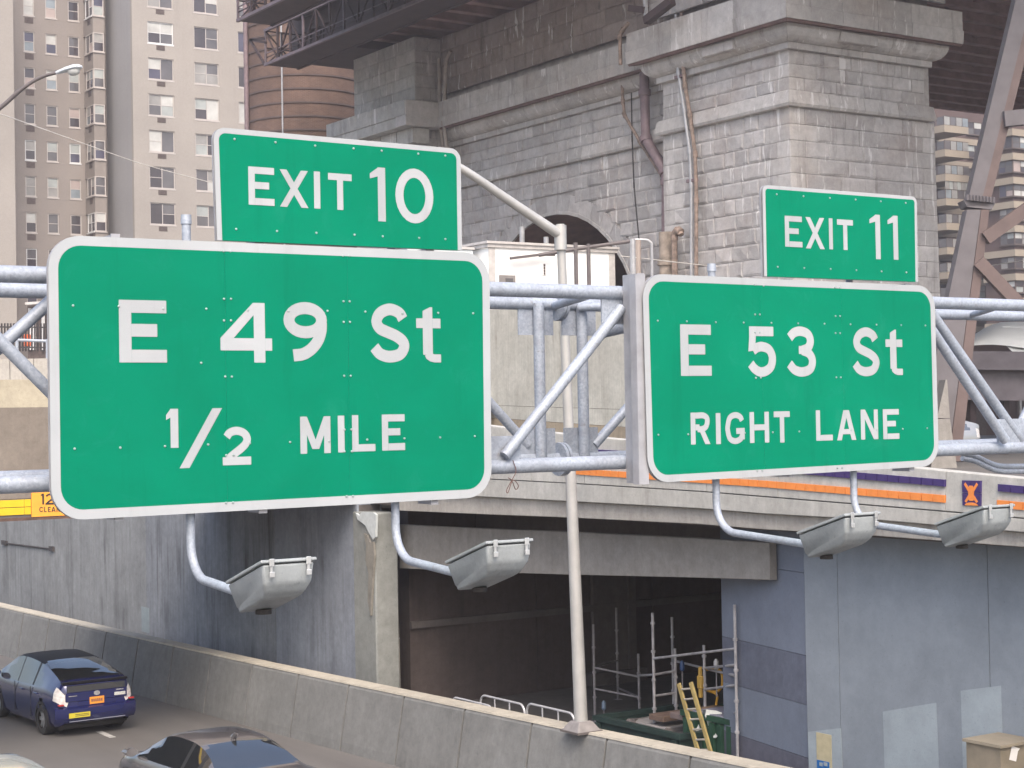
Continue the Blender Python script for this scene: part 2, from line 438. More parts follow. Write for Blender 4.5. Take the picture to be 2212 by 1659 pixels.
# ---- overpass that crosses the road at the left, with its clearance sign
YO = 32.0
def zo(v, u=50): return onY(u, v, YO).z
zb_, zyl0, zyl1, zbr, ztop = zo(1121), zo(1111.5), zo(1079), zo(880), zo(820)
ov = thing('road_overpass', 'concrete overpass crossing the road at the left, stained brown below its pale top', 'overpass', (8, YO, zb_))
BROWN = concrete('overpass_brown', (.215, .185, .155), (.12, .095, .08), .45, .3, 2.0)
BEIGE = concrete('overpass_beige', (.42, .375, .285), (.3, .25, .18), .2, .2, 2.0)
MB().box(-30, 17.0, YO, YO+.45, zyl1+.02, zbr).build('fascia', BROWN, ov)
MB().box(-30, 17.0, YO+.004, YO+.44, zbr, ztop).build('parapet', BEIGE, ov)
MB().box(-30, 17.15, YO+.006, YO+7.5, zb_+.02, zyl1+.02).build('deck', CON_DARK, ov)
RUSTY = plain('rust_edge', (.10, .06, .045), .9, 0, .4, 6)
MB().box(-30, 17.1, YO-.03, YO+.3, zb_-.03, zb_+.03).build('bottom_angle', RUSTY, ov)
YEL = plain('yellow_band', (.62, .42, .01), .5, 0, .06, 3)
xr = onY(67, 1090, YO-.01).x
x = -6.0
while x < xr - .05:
    x1 = min(x + .62, xr)
    MB().box(x+.004, x1-.004, YO-.012, YO-.002, zyl0, (zyl0+zyl1)/2-.006).build('yellow_panel', YEL, ov)
    MB().box(x+.004, x1-.004, YO-.012, YO-.002, (zyl0+zyl1)/2+.006, zyl1).build('yellow_panel', YEL, ov)
    x = x1
cs = thing('clearance_sign', 'orange clearance sign with black 12 on the overpass edge', 'sign', (onY(100, 1090, YO).x, YO-.03, zyl0))
a, b = onY(68, 1064, YO-.04), onY(168, 1112, YO-.04)
MB().box(a.x, b.x, YO-.04, YO-.02, b.z, a.z).build('plate', plain('orange_plate', (.80, .33, .035), .5, 0, .08, 4), cs)
YK = YO - .041
for ch, x0, x1, t_, b_ in (('1', 88, 95, 1066, 1090), ('2', 98, 117, 1066, 1090), ('C', 85, 93, 1095, 1106), ('L', 95, 101, 1095, 1106), ('E', 103.5, 109.5, 1095, 1106), ('A', 111, 120, 1095, 1106), ('R', 122, 129, 1095, 1106)):
    letter(ch, (x0, x1, t_, b_), BLACK, cs, YK, .034 if t_ < 1090 else .017, .002)

# wall under the overpass and the pillar at its end
XW = 17.2
CON_STAIN = concrete('stained_wall_concrete', (.25, .265, .285), (.02, .018, .02), 1.0, .5, 2.4, .15, .9, .5)
CON_PEEL = concrete('blue_grey_paint', (.27, .295, .34), (.05, .045, .055), .7, .4, 2.0, .1)
wl = thing('retaining_wall', 'grey stained concrete retaining wall behind the barrier at the left', 'wall', (XW, 45, 0))
for y0 in range(32, 92, 4):
    MB().box(XW, XW+.6, y0+.006, y0+3.994, 0, zb_+.0 if y0 < 41 else 6.9).build('wall_panel', CON_WALL if y0 >= 44 else (CON_STAIN if y0 >= 36 else CON_PEEL), wl)
MB().box(XW+.05, XW+.55, 32, 92, 0, zb_-.05).build('core', CON_DARK, wl)
p0 = onX(305, 1310, XW-.01); p1 = onX(322, 1368, XW-.01)
MB().box(XW-.006, XW+.01, p1.y, p0.y, p1.z, p0.z).build('pale_patch', plain('pale_patch_paint', (.24, .28, .29), .8, 0, .1, 5), wl)
a, b = onX(10, 1173, XW-.03), onX(112, 1186, XW-.03)
MB().tube([a, b], .03, 6).box(XW-.07, XW, a.y-.25, a.y+.25, a.z-.06, a.z+.08).box(XW-.07, XW, b.y-.18, b.y+.18, b.z-.06, b.z+.08).build('conduit', plain('dark_conduit', (.05, .045, .045), .8), wl)

yp0, yp1 = onX(812, 1300, XW-.03).y, onX(766, 1300, XW).y
zpt = onX(812, 1108, XW).z
pl = thing('concrete_pillar', 'pale concrete pillar with peeling paint at the end of the retaining wall', 'pillar', (XW, (yp0+yp1)/2, 0))
CON_PIL = concrete('pillar_concrete', (.25, .258, .245), (.16, .15, .14), .25, .25, 2.0)
MB().cbox(XW-.03, XW+.52, yp0, yp1-.02, 0, zpt, .03).build('shaft', CON_PIL, pl)
pk = [onX(u, v, XW-.09) for u, v in ((768,1108),(776,1114),(781,1106),(806,1107),(812,1112),(811,1160),(806,1166),(799,1155),(795,1148),(789,1135),(780,1128),(772,1122))]
MB().prism(pk, (.05, 0, 0)).build('plaster_flake', plain('plaster', (.47, .50, .50), .8, 0, .12, 8), pl)
pk = [onX(u, v, XW-.085) for u, v in ((786,1152),(793,1156),(799,1172),(806,1170),(808,1200),(804,1260),(800,1330),(794,1300),(796,1240),(789,1210),(791,1180))]
MB().prism(pk, (.05, 0, 0)).build('exposed_concrete', concrete('spalled', (.25, .235, .205), (.06, .055, .05), 1.0, .8, 9), pl)

# ---- elevated ramp
rp = thing('elevated_ramp', 'elevated concrete ramp with orange and purple tiles on its parapet', 'ramp', (XW, 20, 4.6))
XP = 17.2
us = [862, 960, 1063, 1140, 1220, 1360, 1507, 1654, 1780, 1896, 2017, 2110, 2212, 2330, 2480]
def ip(tab, u):
    for (a, va), (b, vb) in zip(tab, tab[1:]):
        if u <= b or b == tab[-1][0]: return va + (vb-va)*(u-a)/(b-a)
T_top = [(862, 900), (1063, 921), (1220, 939), (1360, 951.5), (1700, 982), (2017, 1015.5), (2212, 1034)]
T_joint = [(862, 1026), (1041, 1035), (1213, 1043.6), (1507, 1062), (1654, 1074), (2017, 1103.7), (2212, 1121)]
T_ledge = [(862, 1063), (1041, 1073), (1213, 1082), (1507, 1098), (1654, 1110), (1896, 1123.5), (2017, 1134), (2212, 1150)]
T_fasc = [(862, 1103), (1041, 1111), (1213, 1117.5), (1507, 1132), (1654, 1144), (1896, 1158), (2212, 1182)]
T_gt = [(862, 1133), (1041, 1141.6), (1213, 1148), (1507, 1162.5), (1660, 1172), (1900, 1190)]
T_gb = [(862, 1228), (1106, 1238), (1213, 1241), (1507, 1248), (1660, 1253), (1900, 1262)]
def para(tab_hi, tab_lo, x, th, name, mat, d0=0, d1=0, ulist=us, bev=.012):
    rows = []
    for u in ulist:
        hi = onX(u, ip(tab_hi, u), x); lo = onX(u, ip(tab_lo, u), x); y = hi.y
        lo = onX(u, ip(tab_lo, u), x)
        rows.append([V((x, y, lo.z+d0)), V((x, y, hi.z+d1)), V((x+th, y, hi.z+d1)), V((x+th, y, lo.z+d0))])
    mb = MB().grid(rows, True); mb.add(rows[0], [(0, 1, 2, 3)]); mb.add(rows[-1], [(3, 2, 1, 0)])
    return mb.build(name, mat, rp, False, bev)
# parapet cast in panels
def zpar(tab, y): 
    lo, hi = 862.0, 2480.0
    for _ in range(40):
        m_ = (lo+hi)/2
        if onX(m_, ip(tab, m_), XP).y > y: lo = m_
        else: hi = m_
    return onX(lo, ip(tab, lo), XP).z
y = 31.9
while y > 8:
    y1 = max(y - 1.62, 7.9); rows = []
    for yy in (y-.006, y1+.006):
        zl, zh = zpar(T_joint, yy)+.012, zpar(T_top, yy)
        rows.append([V((XP, yy, zl)), V((XP+.03, yy, zh)), V((XP+.28, yy, zh)), V((XP+.30, yy, zl))])
    mb = MB().grid(rows, True); mb.add(rows[0], [(0, 1, 2, 3)]); mb.add(rows[1], [(3, 2, 1, 0)])
    mb.build('parapet_panel', CON_PARA, rp, False, .01); y = y1
para(T_top, T_joint, XP+.05, .2, 'parapet_core', CON_DARK, 0, -.05, bev=0)
para(T_joint, T_ledge, XP+.008, .6, 'upper_fascia', CON_PARA)
para(T_ledge, T_fasc, XP+.10, .6, 'lower_fascia', CON_FASC)
# deck slab and girders
zd = zpar(T_fasc, 24)
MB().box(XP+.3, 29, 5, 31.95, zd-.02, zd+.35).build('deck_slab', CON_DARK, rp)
ug = [u for u in us if u <= 1800]
gx = XP + .80
rows = []
for u in [862, 960, 1063, 1213, 1360, 1507, 1600, 1662]:
    hi = onX(u, ip(T_gt, u), gx); lo = onX(u, ip(T_gb, u), gx)
    rows.append([V((gx, hi.y, lo.z)), V((gx, hi.y, hi.z)), V((gx+.14, hi.y, hi.z)), V((gx+.14, hi.y, lo.z))])
mb = MB().grid(rows, True); mb.add(rows[0], [(0, 1, 2, 3)]); mb.add(rows[-1], [(3, 2, 1, 0)])
mb.build('girder', CON_GIRD, rp, False, .015)
for k in range(1, 5):
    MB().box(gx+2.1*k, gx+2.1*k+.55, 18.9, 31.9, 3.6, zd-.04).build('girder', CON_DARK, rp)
# tiles
ORANGE = plain('orange_tile', (.72, .235, .055), .35, 0, .08, 9, .02)
PURPLE = plain('purple_tile', (.045, .028, .125), .3, 0, .15, 9, .02)
def tilerow(tabc, hgt, u0, u1, mat, name='tile'):
    ya, yb = onX(u0, ip(tabc, u0), XP).y, onX(u1, ip(tabc, u1), XP).y
    n = max(1, int(round((ya-yb)/.205))); w_ = (ya-yb)/n
    for k in range(n):
        q0, q1 = ya - w_*k - .006, ya - w_*(k+1) + .006
        z0, z1 = zpar(tabc, q0), zpar(tabc, q1)
        xo = XP - .012
        P = [V((xo, q0, z0)), V((xo, q1, z1)), V((xo, q1, z1+hgt)), V((xo, q0, z0+hgt))]
        MB().hexa(P + [p + V((.05, 0, 0)) for p in P]).build(name, mat, rp)
T_or = [(862, 998), (1244, 1024.5), (1366, 1033), (1653.6, 1052.5), (2017, 1083.5), (2160, 1097), (2480, 1127)]
T_pu = [(862, 955), (1180, 976), (1380, 988), (1653.6, 1017), (2017, 1049), (2160, 1061.5), (2480, 1090)]
tilerow(T_or, .098, 1244, 2042, ORANGE); tilerow(T_pu, .092, 1100, 2042, PURPLE)
tilerow(T_or, .098, 2154, 2330, ORANGE); tilerow(T_pu, .092, 2156, 2330, PURPLE)
# mosaic figure panel: purple tiles with an orange hourglass-shaped figure
c_ = onX(2098, 1066, XP-.012)
for i in range(2):
    for j in range(2):
        yy0 = c_.y + .155 - .155*i; zz0 = c_.z - .16 + .165*j
        MB().box(XP-.012, XP+.03, yy0-.003, yy0-.152, zz0+.003, zz0+.162).build('tile', PURPLE, rp)
fig = [(-.62,.86),(-.28,.46),(-.2,.62),(.2,.62),(.28,.46),(.62,.86),(.78,.7),(.34,.16),(.3,-.1),(.74,-.62),(.56,-.74),(.3,-.48),(.2,-.58),(-.2,-.58),(-.3,-.48),(-.56,-.74),(-.74,-.62),(-.3,-.1),(-.34,.16),(-.78,.7)]
MB().prism([V((XP-.016, c_.y - a*.15, c_.z + b*.165)) for a, b in fig], (.003, 0, 0)).build('figure_tile', ORANGE, rp)
MB().prism([V((XP-.016, c_.y - .11*math.cos(R(a)), c_.z - .155 + .04*math.sin(R(a)))) for a in range(0, 181, 20)], (.003, 0, 0)).build('figure_tile', ORANGE, rp)

# ---- wall at the right under the ramp
XB = 18.0
yc = onX(1738, 1300, XB).y
bw = thing('painted_wall', 'large blue grey painted wall under the ramp at the right', 'wall', (XB, 12, 0))
zt_ = lambda y: zpar(T_fasc, min(y, 31)) + .02
cuts = [yc, onX(1810, 1300, XB).y, onX(1990, 1300, XB).y - 1.2, 8.0, 4.0]
for a, b in zip(cuts, cuts[1:]):
    rows = [[V((XB, q, 0)), V((XB, q, zt_(max(q, 8)))), V((XB+.5, q, zt_(max(q, 8)))), V((XB+.5, q, 0))] for q in (a-.006, b+.006)]
    mb = MB().grid(rows, True); mb.add(rows[0], [(0, 1, 2, 3)]); mb.add(rows[1], [(3, 2, 1, 0)])
    mb.build('wall_panel', BLUEWALL, bw, False, .012)
d = V((.20, .98, 0)).normalized(); q0 = V((XB+.02, yc+.02, 0)); n_ = V((.98, -.2, 0))*.5
zs = [0, 1.15, 1.95, 2.7, 3.95, 4.75]
pats = [concrete('shaded_return_low', (.12, .122, .155), (.09, .09, .12), .2, .3, 1), BLUESHADE, concrete('shaded_return_mid', (.125, .138, .18), (.10, .10, .14), .2, .3, 1), BLUESHADE, BLUESHADE]
for za, zb2, mt in zip(zs, zs[1:], pats):
    e0 = q0; e1 = q0 + d*2.6
    za += .004; zb2 -= .004
    MB().hexa([e0+V((0,0,za)), e0+n_+V((0,0,za)), e1+n_+V((0,0,za)), e1+V((0,0,za)), e0+V((0,0,zb2)), e0+n_+V((0,0,zb2)), e1+n_+V((0,0,zb2)), e1+V((0,0,zb2))]).build('return_panel', mt, bw)
# over-painted patches
PALE = concrete('pale_blue_paint', (.30, .345, .375), (.25, .28, .305), .1, .2, 2.5, 0, .8, .5, .3)
for cs_ in (((1907, 1537), (2022, 1518), (2032, 1760), (1914, 1760)), ((2075, 1492), (2162, 1481), (2170, 1720), (2082, 1720))):
    MB().prism([onX(u, v, XB-.004) for u, v in cs_], (.003, 0, 0)).build('paint_patch', PALE, bw)
nb = thing('notice_board', 'small framed notice with a beige sheet and blue label at the wall corner', 'notice', (XB-.05, onX(1780, 1600, XB).y, .3))
def wbox(u0, u1, v0, v1, x, th, name, mat, par):
    a, b = onX(u0, (v0+v1)/2, x), onX(u1, (v0+v1)/2, x)
    return MB().box(x, x+th, b.y, a.y, onX((u0+u1)/2, v1, x).z, onX((u0+u1)/2, v0, x).z).build(name, mat, par)
MB().prism([onX(u, v, XB-.012) for u, v in ((1745, 1581), (1816, 1573), (1822, 1720), (1750, 1720))], (.008, 0, 0)).build('backing', PALE, nb)
wbox(1764, 1796, 1585, 1668, XB-.020, .008, 'sheet', plain('beige_sheet', (.42, .37, .24), .7, 0, .12, 9), nb)
wbox(1765, 1791, 1644, 1690, XB-.028, .008, 'label_plate', plain('blue_label', (.01, .12, .36), .4), nb)
wbox(1770, 1777, 1647, 1655, XB-.031, .003, 'marking', PALE, nb); wbox(1779, 1787, 1647, 1655, XB-.031, .003, 'marking', PALE, nb)

# ---- interior behind the opening
iw = thing('undercroft_wall', 'dim brown concrete rear wall inside the space under the ramp', 'wall', (28, 22, 0))
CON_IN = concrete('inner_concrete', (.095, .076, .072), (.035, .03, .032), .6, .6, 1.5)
yy = 40.0
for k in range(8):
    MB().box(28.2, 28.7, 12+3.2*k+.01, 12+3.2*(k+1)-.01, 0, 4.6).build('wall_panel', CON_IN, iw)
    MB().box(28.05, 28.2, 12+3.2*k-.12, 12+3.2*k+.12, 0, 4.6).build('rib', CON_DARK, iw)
sw = thing('side_wall', 'dim concrete side wall inside the opening behind the pillar', 'wall', (23, 31, 0))
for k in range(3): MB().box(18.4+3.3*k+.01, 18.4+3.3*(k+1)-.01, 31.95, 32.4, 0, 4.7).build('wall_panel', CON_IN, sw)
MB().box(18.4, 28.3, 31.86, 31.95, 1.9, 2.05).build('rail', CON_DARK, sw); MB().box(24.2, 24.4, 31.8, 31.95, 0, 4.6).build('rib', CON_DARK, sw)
pc = thing('inner_column', 'dark square concrete column standing inside the opening', 'column', (24, 25, 0))
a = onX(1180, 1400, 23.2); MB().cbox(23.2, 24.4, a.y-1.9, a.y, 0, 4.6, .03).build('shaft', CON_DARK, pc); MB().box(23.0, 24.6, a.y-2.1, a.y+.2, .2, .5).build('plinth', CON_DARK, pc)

# ---- upper street level, behind the ramp
XK = 27.0
rw = thing('retaining_wall', 'tall pale concrete retaining wall seen through the truss between the signs', 'wall', (XK, 36, 0))
ztop_w = onX(1210, 652, XK).z
y = 60.0
sm = [(30, onX(1380, 884, XK).z), (60, onX(1060, 876, XK).z)]
def zseam(y): 
    (a, za), (b, zb3) = (onX(1380, 886, XK).y, onX(1380, 886, XK).z), (onX(1060, 876, XK).y, onX(1060, 876, XK).z)
    return za + (zb3-za)*(y-a)/(b-a)
def zlow(y):
    (a, za), (b, zb3) = (onX(1380, 925, XK).y, onX(1380, 925, XK).z), (onX(1060, 903, XK).y, onX(1060, 903, XK).z)
    return za + (zb3-za)*(y-a)/(b-a)
for k in range(9):
    y0, y1 = 33+4.5*k, 33+4.5*(k+1)
    for f0, f1, mt, dx in ((zseam, None, CON_BACK, 0), (zlow, zseam, CON_BACK, -.012), (None, zlow, concrete('wall_foot', (.36, .30, .22), (.2, .16, .12), .6, .6, 3), -.03)):
        rows = []
        for q in (y0+.008, y1-.008):
            lo = f0(q)+.012 if f0 else 4.2; hi = f1(q) if f1 else ztop_w
            rows.append([V((XK+dx, q, lo)), V((XK+dx, q, hi)), V((XK+.5, q, hi)), V((XK+.5, q, lo))])
        mb = MB().grid(rows, True); mb.add(rows[0], [(0, 1, 2, 3)]); mb.add(rows[1], [(3, 2, 1, 0)])
        mb.build('wall_panel', mt, rw)
MB().box(XK+.05, XK+.45, 33, 73.4, 4.2, ztop_w-.1).build('core', CON_DARK, rw)
# upper ground: lower street on the right, terrace behind the wall, slope at the left
UG = concrete('upper_paving', (.24, .225, .20), (.12, .11, .1), .1, .5)
struct(MB().box(17.5, 27.4, 5, 32.3, zd+.36, zd+.42).build('ramp_roadway', ASPH))
struct(MB().box(29.2, 320, -20, 320, 3.6, 4.5).build('lower_street', ASPH))
struct(MB().prism([V((x_, y_, 3.5)) for x_, y_ in ((27.4, 33), (33, 33), (43, 46), (51.4, 47.6), (51.4, 300), (27.4, 300))], (0, 0, ztop_w-.25-3.5)).build('terrace', UG))
mb = MB().grid([[V((17.85, 41.5, 6.6)), V((27.4, 41.5, 6.6))], [V((17.85, 75, ztop_w-.3)), V((27.4, 75, ztop_w-.3))], [V((17.85, 260, ztop_w+1.5)), V((27.4, 260, ztop_w+1.5))]])
struct(mb.build('upper_slope', UG))
# ================================================================== overhead signs
YS = 10.53
def zA(zx, zy): return (101.65 + .44425*zx, 501.5 + .44425*zy)
def zB(zx, zy): return (474.4 + .33334*zx, .33334*zy)
def zC(zx, zy): return (1355.4 + .42483*zx, 379.5 + .42483*zy)

def guide_sign(name, label, corners, rad, brd, seams, Y, texts, rivets, zf, strokes, square_bottom=False):
    tl, tr, br, bl = [onY(*c, Y) for c in corners]
    W = (tr-tl).length; H = ((tl-bl).length + (tr-br).length) / 2
    def mp(p, off): 
        s, q = p[0]/W, p[1]/H
        a = bl.lerp(br, s); c = tl.lerp(tr, s); g = a.lerp(c, q); return V((g.x, Y - off, g.z))
    root = thing(name, label, 'road sign', ((tl.x+tr.x)/2, Y, (bl.z+br.z)/2))
    outer = rrect(W, H, rad, 8, square_bottom)
    b0 = brd if not square_bottom else brd
    n = 8
    if square_bottom:
        ib = rrect(W-2*brd, H-brd, max(rad-brd, .01), n, True); inner = [(x+brd, y) for x, y in ib]
    else:
        inner = [(x+brd, y+brd) for x, y in rrect(W-2*brd, H-2*brd, max(rad-brd, .01), n)]
    MB().prism([mp(p, -.02) for p in outer], (0, .018, 0)).build('backing_sheet', ALU, root)
    # border: a ring cut in four lengths with hairline joints
    mb = MB(); m = len(outer)
    for i in range(m):
        j = (i+1) % m
        if square_bottom and outer[i][1] == 0 and outer[j][1] == 0: continue
        mb.hexa([mp(outer[i], -.0018), mp(outer[j], -.0018), mp(inner[j], -.0018), mp(inner[i], -.0018),
                 mp(outer[i], .003), mp(outer[j], .003), mp(inner[j], .003), mp(inner[i], .003)])
    mb.build('border', WHITE, root)
    lims = [-1] + [s*W for s in seams] + [W+1]
    ins = [(x, y) for x, y in inner]
    e = .0005
    for i in range(len(lims)-1):
        P = clip(clip(ins, 0, lims[i]+e, False), 0, lims[i+1]-e, True)
        MB().prism([mp(p, .002) for p in P], (0, -.0008, 0)).build('green_panel', GREEN, root)
    for (ch, x0, x1, t, b), s in zip(texts, strokes):
        (u0, v0), (u1, v1) = zf(x0, t), zf(x1, b)
        letter(ch, (u0, u1, v0, v1), WHITE, root, Y, s)
    mb = MB()
    for zx, zy in rivets:
        q = onY(*zf(zx, zy), Y)
        mb.tube([(q.x, Y-.002, q.z), (q.x, Y-.008, q.z), (q.x, Y-.0095, q.z)], [.0085, .0078, .004], 8)
    o = mb.build('rivets', BOLT, root, smooth=True); o['kind'] = 'stuff'
    return root, W, H, (tl, tr, br, bl)

S1 = .413*.2
guide_sign('guide_sign', 'large green road sign reading E 49 St 1/2 MILE on the sign truss',
    [(103.5, 506.5), (1056.5, 547.5), (1062, 1073), (111, 1126)], .21, .062, [.363, .643], YS,
    [('E',349,580,331,634),('4',841,1092,343,634),('9',1149,1360,340,634),('S',1568,1758,347,634),('t',1794,1912,365,634),
     ('1',578,637,859,1049),('/',641,852,857,1145),('2',852,990,946,1132),('M',1230,1377,896,1076),('I',1413,1445,892,1071),('L',1482,1594,889,1066),('E',1627,1738,886,1061)],
    [(125,357),(773,373),(975,380),(1172,383),(1362,383),(1546,387),(1726,395),(1900,393),(2070,395),(859,325),(893,325),(859,430),(893,430),(1440,337),(1470,337),
     (1441,437),(1471,437),(865,703),(897,703),(1443,699),(1475,699),(133,1053),(355,1048),(572,1041),(782,1033),(985,1026),(1180,1021),(1370,1017),(1555,1009),
     (1736,1003),(1910,998),(2078,992),(855,92),(890,93),(1437,115),(1468,115),(869,1316),(903,1314),(1455,1284),(1486,1283),(870,1085),(905,1085),(1445,960),
     (1478,960),(1445,1066),(1480,1066),(348,360),(563,372),(748,636)],
    zA, [S1*1.0, S1, S1, S1, S1*.98, .054, .060, .054, .050, .05, .05, .05])
guide_sign('exit_sign', 'small green tab sign reading EXIT 10 above the left guide sign',
    [(460.5, 274), (994.5, 322), (997.5, 541), (469, 519)], .085, .036, [], YS-.004,
    [('E',185,352,1084,1331),('X',388,572,1103,1344),('I',610,650,1112,1352),('T',702,855,1126,1361),('1',973,1073,1085,1434),('0',1137,1383,1093,1448)],
    [(95,902),(360,923),(617,945),(866,963),(1048,978),(1285,997),(1460,1010),(105,1485),(370,1498),(625,1510),(872,1522),(1055,1532),(1291,1543),(1461,1550)],
    zB, [.047, .047, .047, .047, .061, .066], True)
guide_sign('guide_sign', 'green road sign reading E 53 St RIGHT LANE on the sign truss',
    [(1387, 590.5), (2018, 618), (2028, 1006), (1400, 1044)], .20, .056, [.372, .651], YS,
    [('E',268,424,757,1018),('5',607,752,767,1022),('3',806,955,767,1022),('S',1141,1278,771,1020),('t',1311,1396,783,1015),
     ('R',320,418,1204,1366),('I',448,472,1207,1365),('G',497,594,1202,1365),('H',620,718,1201,1358),('T',743,825,1198,1357),
     ('L',957,1041,1192,1347),('A',1063,1160,1192,1345),('N',1185,1272,1189,1341),('E',1298,1379,1187,1339)],
    [(152,738),(300,741),(447,745),(589,747),(730,749),(866,751),(1000,753),(1132,756),(1264,758),(1390,760),(1513,762),(647,706),(671,706),(1056,714),(1079,714),
     (647,797),(671,797),(1056,801),(1079,801),(651,1028),(676,1028),(1060,1026),(1083,1026),(155,1318),(307,1315),(595,1308),(737,1305),(872,1301),(1135,1293),
     (1265,1292),(1398,1288),(1522,1284),(645,555),(690,560),(1053,568),(1078,569),(658,1500),(684,1499),(1066,1486),(1090,1485)],
    zC, [S1*.98, S1*.95, S1*.95, S1*.95, S1*.92] + [.048]*9)
guide_sign('exit_sign', 'small green tab sign reading EXIT 11 above the right guide sign',
    [(1646.5, 399), (1980, 425), (1982.5, 609), (1650.5, 597)], .06, .030, [], YS-.004,
    [('E',799,886,206,363),('X',904,1000,213,372),('I',1023,1042,217,375),('T',1065,1146,224,378),('1',1230,1284,198,424),('1',1322,1374,203,427)],
    [(757,95),(893,105),(1027,114),(1158,122),(1286,131),(1413,139),(762,464),(897,470),(1031,475),(1162,481),(1290,487),(1416,492)],
    zC, [.046, .047, .047, .047, .058, .058], True)

# ---- truss
YF, YB, ZT, ZB = 10.84, 12.12, 7.365, 6.025
XL, XR = -2.2, 17.6
tr_ = thing('sign_truss', 'galvanised box truss of round tubes carrying the green signs over the road', 'truss', (XL, (YF+YB)/2, 0))
for y in (YF, YB):
    for z in (ZT, ZB):
        MB().tube([(XL, y, z), (XR, y, z)], .056, 16).build('chord', GALV, tr_, True)
def xat(u, v, Y): return onY(u, v, Y).x
def brace(p0, p1, r=.043, name='brace'): return MB().tube([p0, p1], r, 12).build(name, GALV, tr_, True)
def gusset(x, y, z, w, h, th=.014):
    MB().box(x-w/2, x+w/2, y-th/2, y+th/2, z-h/2, z+h/2).build('gusset_plate', GALV, tr_)
# front face diagonals (measured where seen, regular behind the signs)
fa = xat(1090, 978, YF-.05); fb = xat(1343, 668, YF-.05)
step = fb - fa
nodes_b = [fa - 2*step*k for k in range(0, 4)]; 
for k in range(-3, 4):
    a = fa + 2*step*k
    dy = YF - .05
    def ok(x0, x1): return all((3.7 < q < 6.75) or (8.1 < q < 11.5) or q < 2.6 or q > 13.2 for q in (x0, x1))
    if a + step < XR and a > XL and (k == 0 or ok(a, a+step)): brace((a, dy, ZB+.08), (a+step, dy, ZT-.12))
    if a - step > XL and a < XR and k != 0 and ok(a-step, a): brace((a, dy+.02, ZB+.08), (a-step, dy+.02, ZT-.12))
    if k == 0 or ok(a, a): gusset(a, YF-.008, ZB+.11, .34, .24)
    if k == 0 or ok(a+step, a+step): gusset(a+step, YF-.008, ZT-.13, .34, .24)
xv = xat(1365, 840, YF)
for k in range(-1, 2):
    MB().tube([(xv + 2*step*k, YF, ZB), (xv + 2*step*k, YF, ZT)], .036, 12).build('post', GALV, tr_, True)
# left X pair seen beside the left sign
brace((xat(-60, 700, YF), YF-.03, onY(-60, 680, YF).z), (xat(125, 866, YF), YF-.03, onY(125, 866, YF).z))
brace((xat(-30, 775, YF+.1), YF+.1, onY(-30, 775, YF+.1).z), (xat(112, 648, YF+.1), YF+.1, onY(112, 648, YF+.1).z))
# right pair of diagonals
for (a, b, Y) in (((2012, 676), (2203, 948), YF), ((2012, 712), (2172, 952), YF-.1)):
    p, q = onY(*a, Y), onY(*b, Y); brace(p, q, .046)
gusset(xat(2190, 950, YF-.02), YF-.02, ZB+.12, .46, .30)
p = onY(2195, 935, YF+.2); brace(p, p + V((.9, 0, 1.2)), .04)
# splice of the two truss lengths: flanges, posts and gussets on the rear face
for u in (1157, 1250):
    x = xat(u, 800, YB)
    MB().tube([(x, YB-.06, ZB), (x, YB-.06, ZT)], .048, 14).build('post', GALV, tr_, True)
    for z in (ZT-.13, ZB+.13): gusset(x, YB-.012, z, .36, .28)
xf = xat(1206, 700, YB)
for z in (ZT, ZB):
    for dx in (-.018, .018):
        MB().tube([(xf+dx-.014, YB, z), (xf+dx+.014, YB, z)], .145, 20).build('flange', GALV, tr_, True)
for (a, b) in (((1040, 850), (1140, 962)), ((1283, 962), (1372, 862))):
    brace(onY(*a, YB), onY(*b, YB), .042)
# ties between front and rear faces
for k in range(-4, 6):
    x = fa + step*k
    if XL < x < XR:
        brace((x, YF, ZT), (x + step*.9, YB, ZT), .032, 'tie') if k % 2 else brace((x, YB, ZB), (x + step*.9, YF, ZB), .032, 'tie')
brace((xf-.55, YF+.1, ZT-.02), (xf-.1, YB-.1, ZT-.02), .036, 'tie'); brace((xf+.9, YF+.1, ZT-.03), (xf+.15, YB-.1, ZT-.03), .036, 'tie')
p = onY(1300, 716, YB); brace(p, p + V((.16, -.25, .05)), .06, 'stub')
# end supports, outside the picture
for x in (XL+.2, XR-.2):
    for y in (YF, YB): MB().tube([(x, y, 0), (x, y, ZT+.2)], [.13, .11], 16).build('support_column', GALV, tr_, True)
# sign hangers (vertical Z bars between sign and truss)
for u in (1384, 1700, 1960, 250, 560, 930):
    x = xat(u, 800, YS+.05); z0, z1 = 5.86, 7.50
    if u < 1000: z0, z1 = 5.78, 7.62
    MB().box(x-.03, x+.03, YS+.022, YS+.034, z0, z1).box(x-.006, x+.006, YS+.034, YF-.07, z0, z1).box(x-.006, x+.05, YF-.07, YF-.058, z0, z1).build('sign_hanger', ALU, tr_)
for u, v0, v1 in ((1384, 592, 1046),):
    a, b = onY(1372, v0, YS+.03), onY(1396, v1, YS+.03)
    MB().box(a.x-.005, a.x+.09, YS+.021, YS+.03, b.z, a.z).box(a.x-.006, a.x+.006, YS+.03, YS+.10, b.z, a.z).build('sign_hanger', ALU, tr_)
# looped wire hanging from the bottom chord
q = onY(1108, 1000, YF-.06)
MB().tube(crom([(q.x, YF-.06, q.z+.02), (q.x+.02, YF-.07, q.z-.06), (q.x-.01, YF-.065, q.z-.12), (q.x-.06, YF-.06, q.z-.20), (q.x-.055, YF-.07, q.z-.22), (q.x-.01, YF-.07, q.z-.13),
    (q.x+.035, YF-.075, q.z-.17), (q.x+.02, YF-.06, q.z-.20), (q.x-.02, YF-.07, q.z-.13), (q.x-.05, YF-.065, q.z-.11)], 5), .0035, 6).build('wire_tie', plain('tie_wire', (.12, .07, .06), .6), tr_, True)

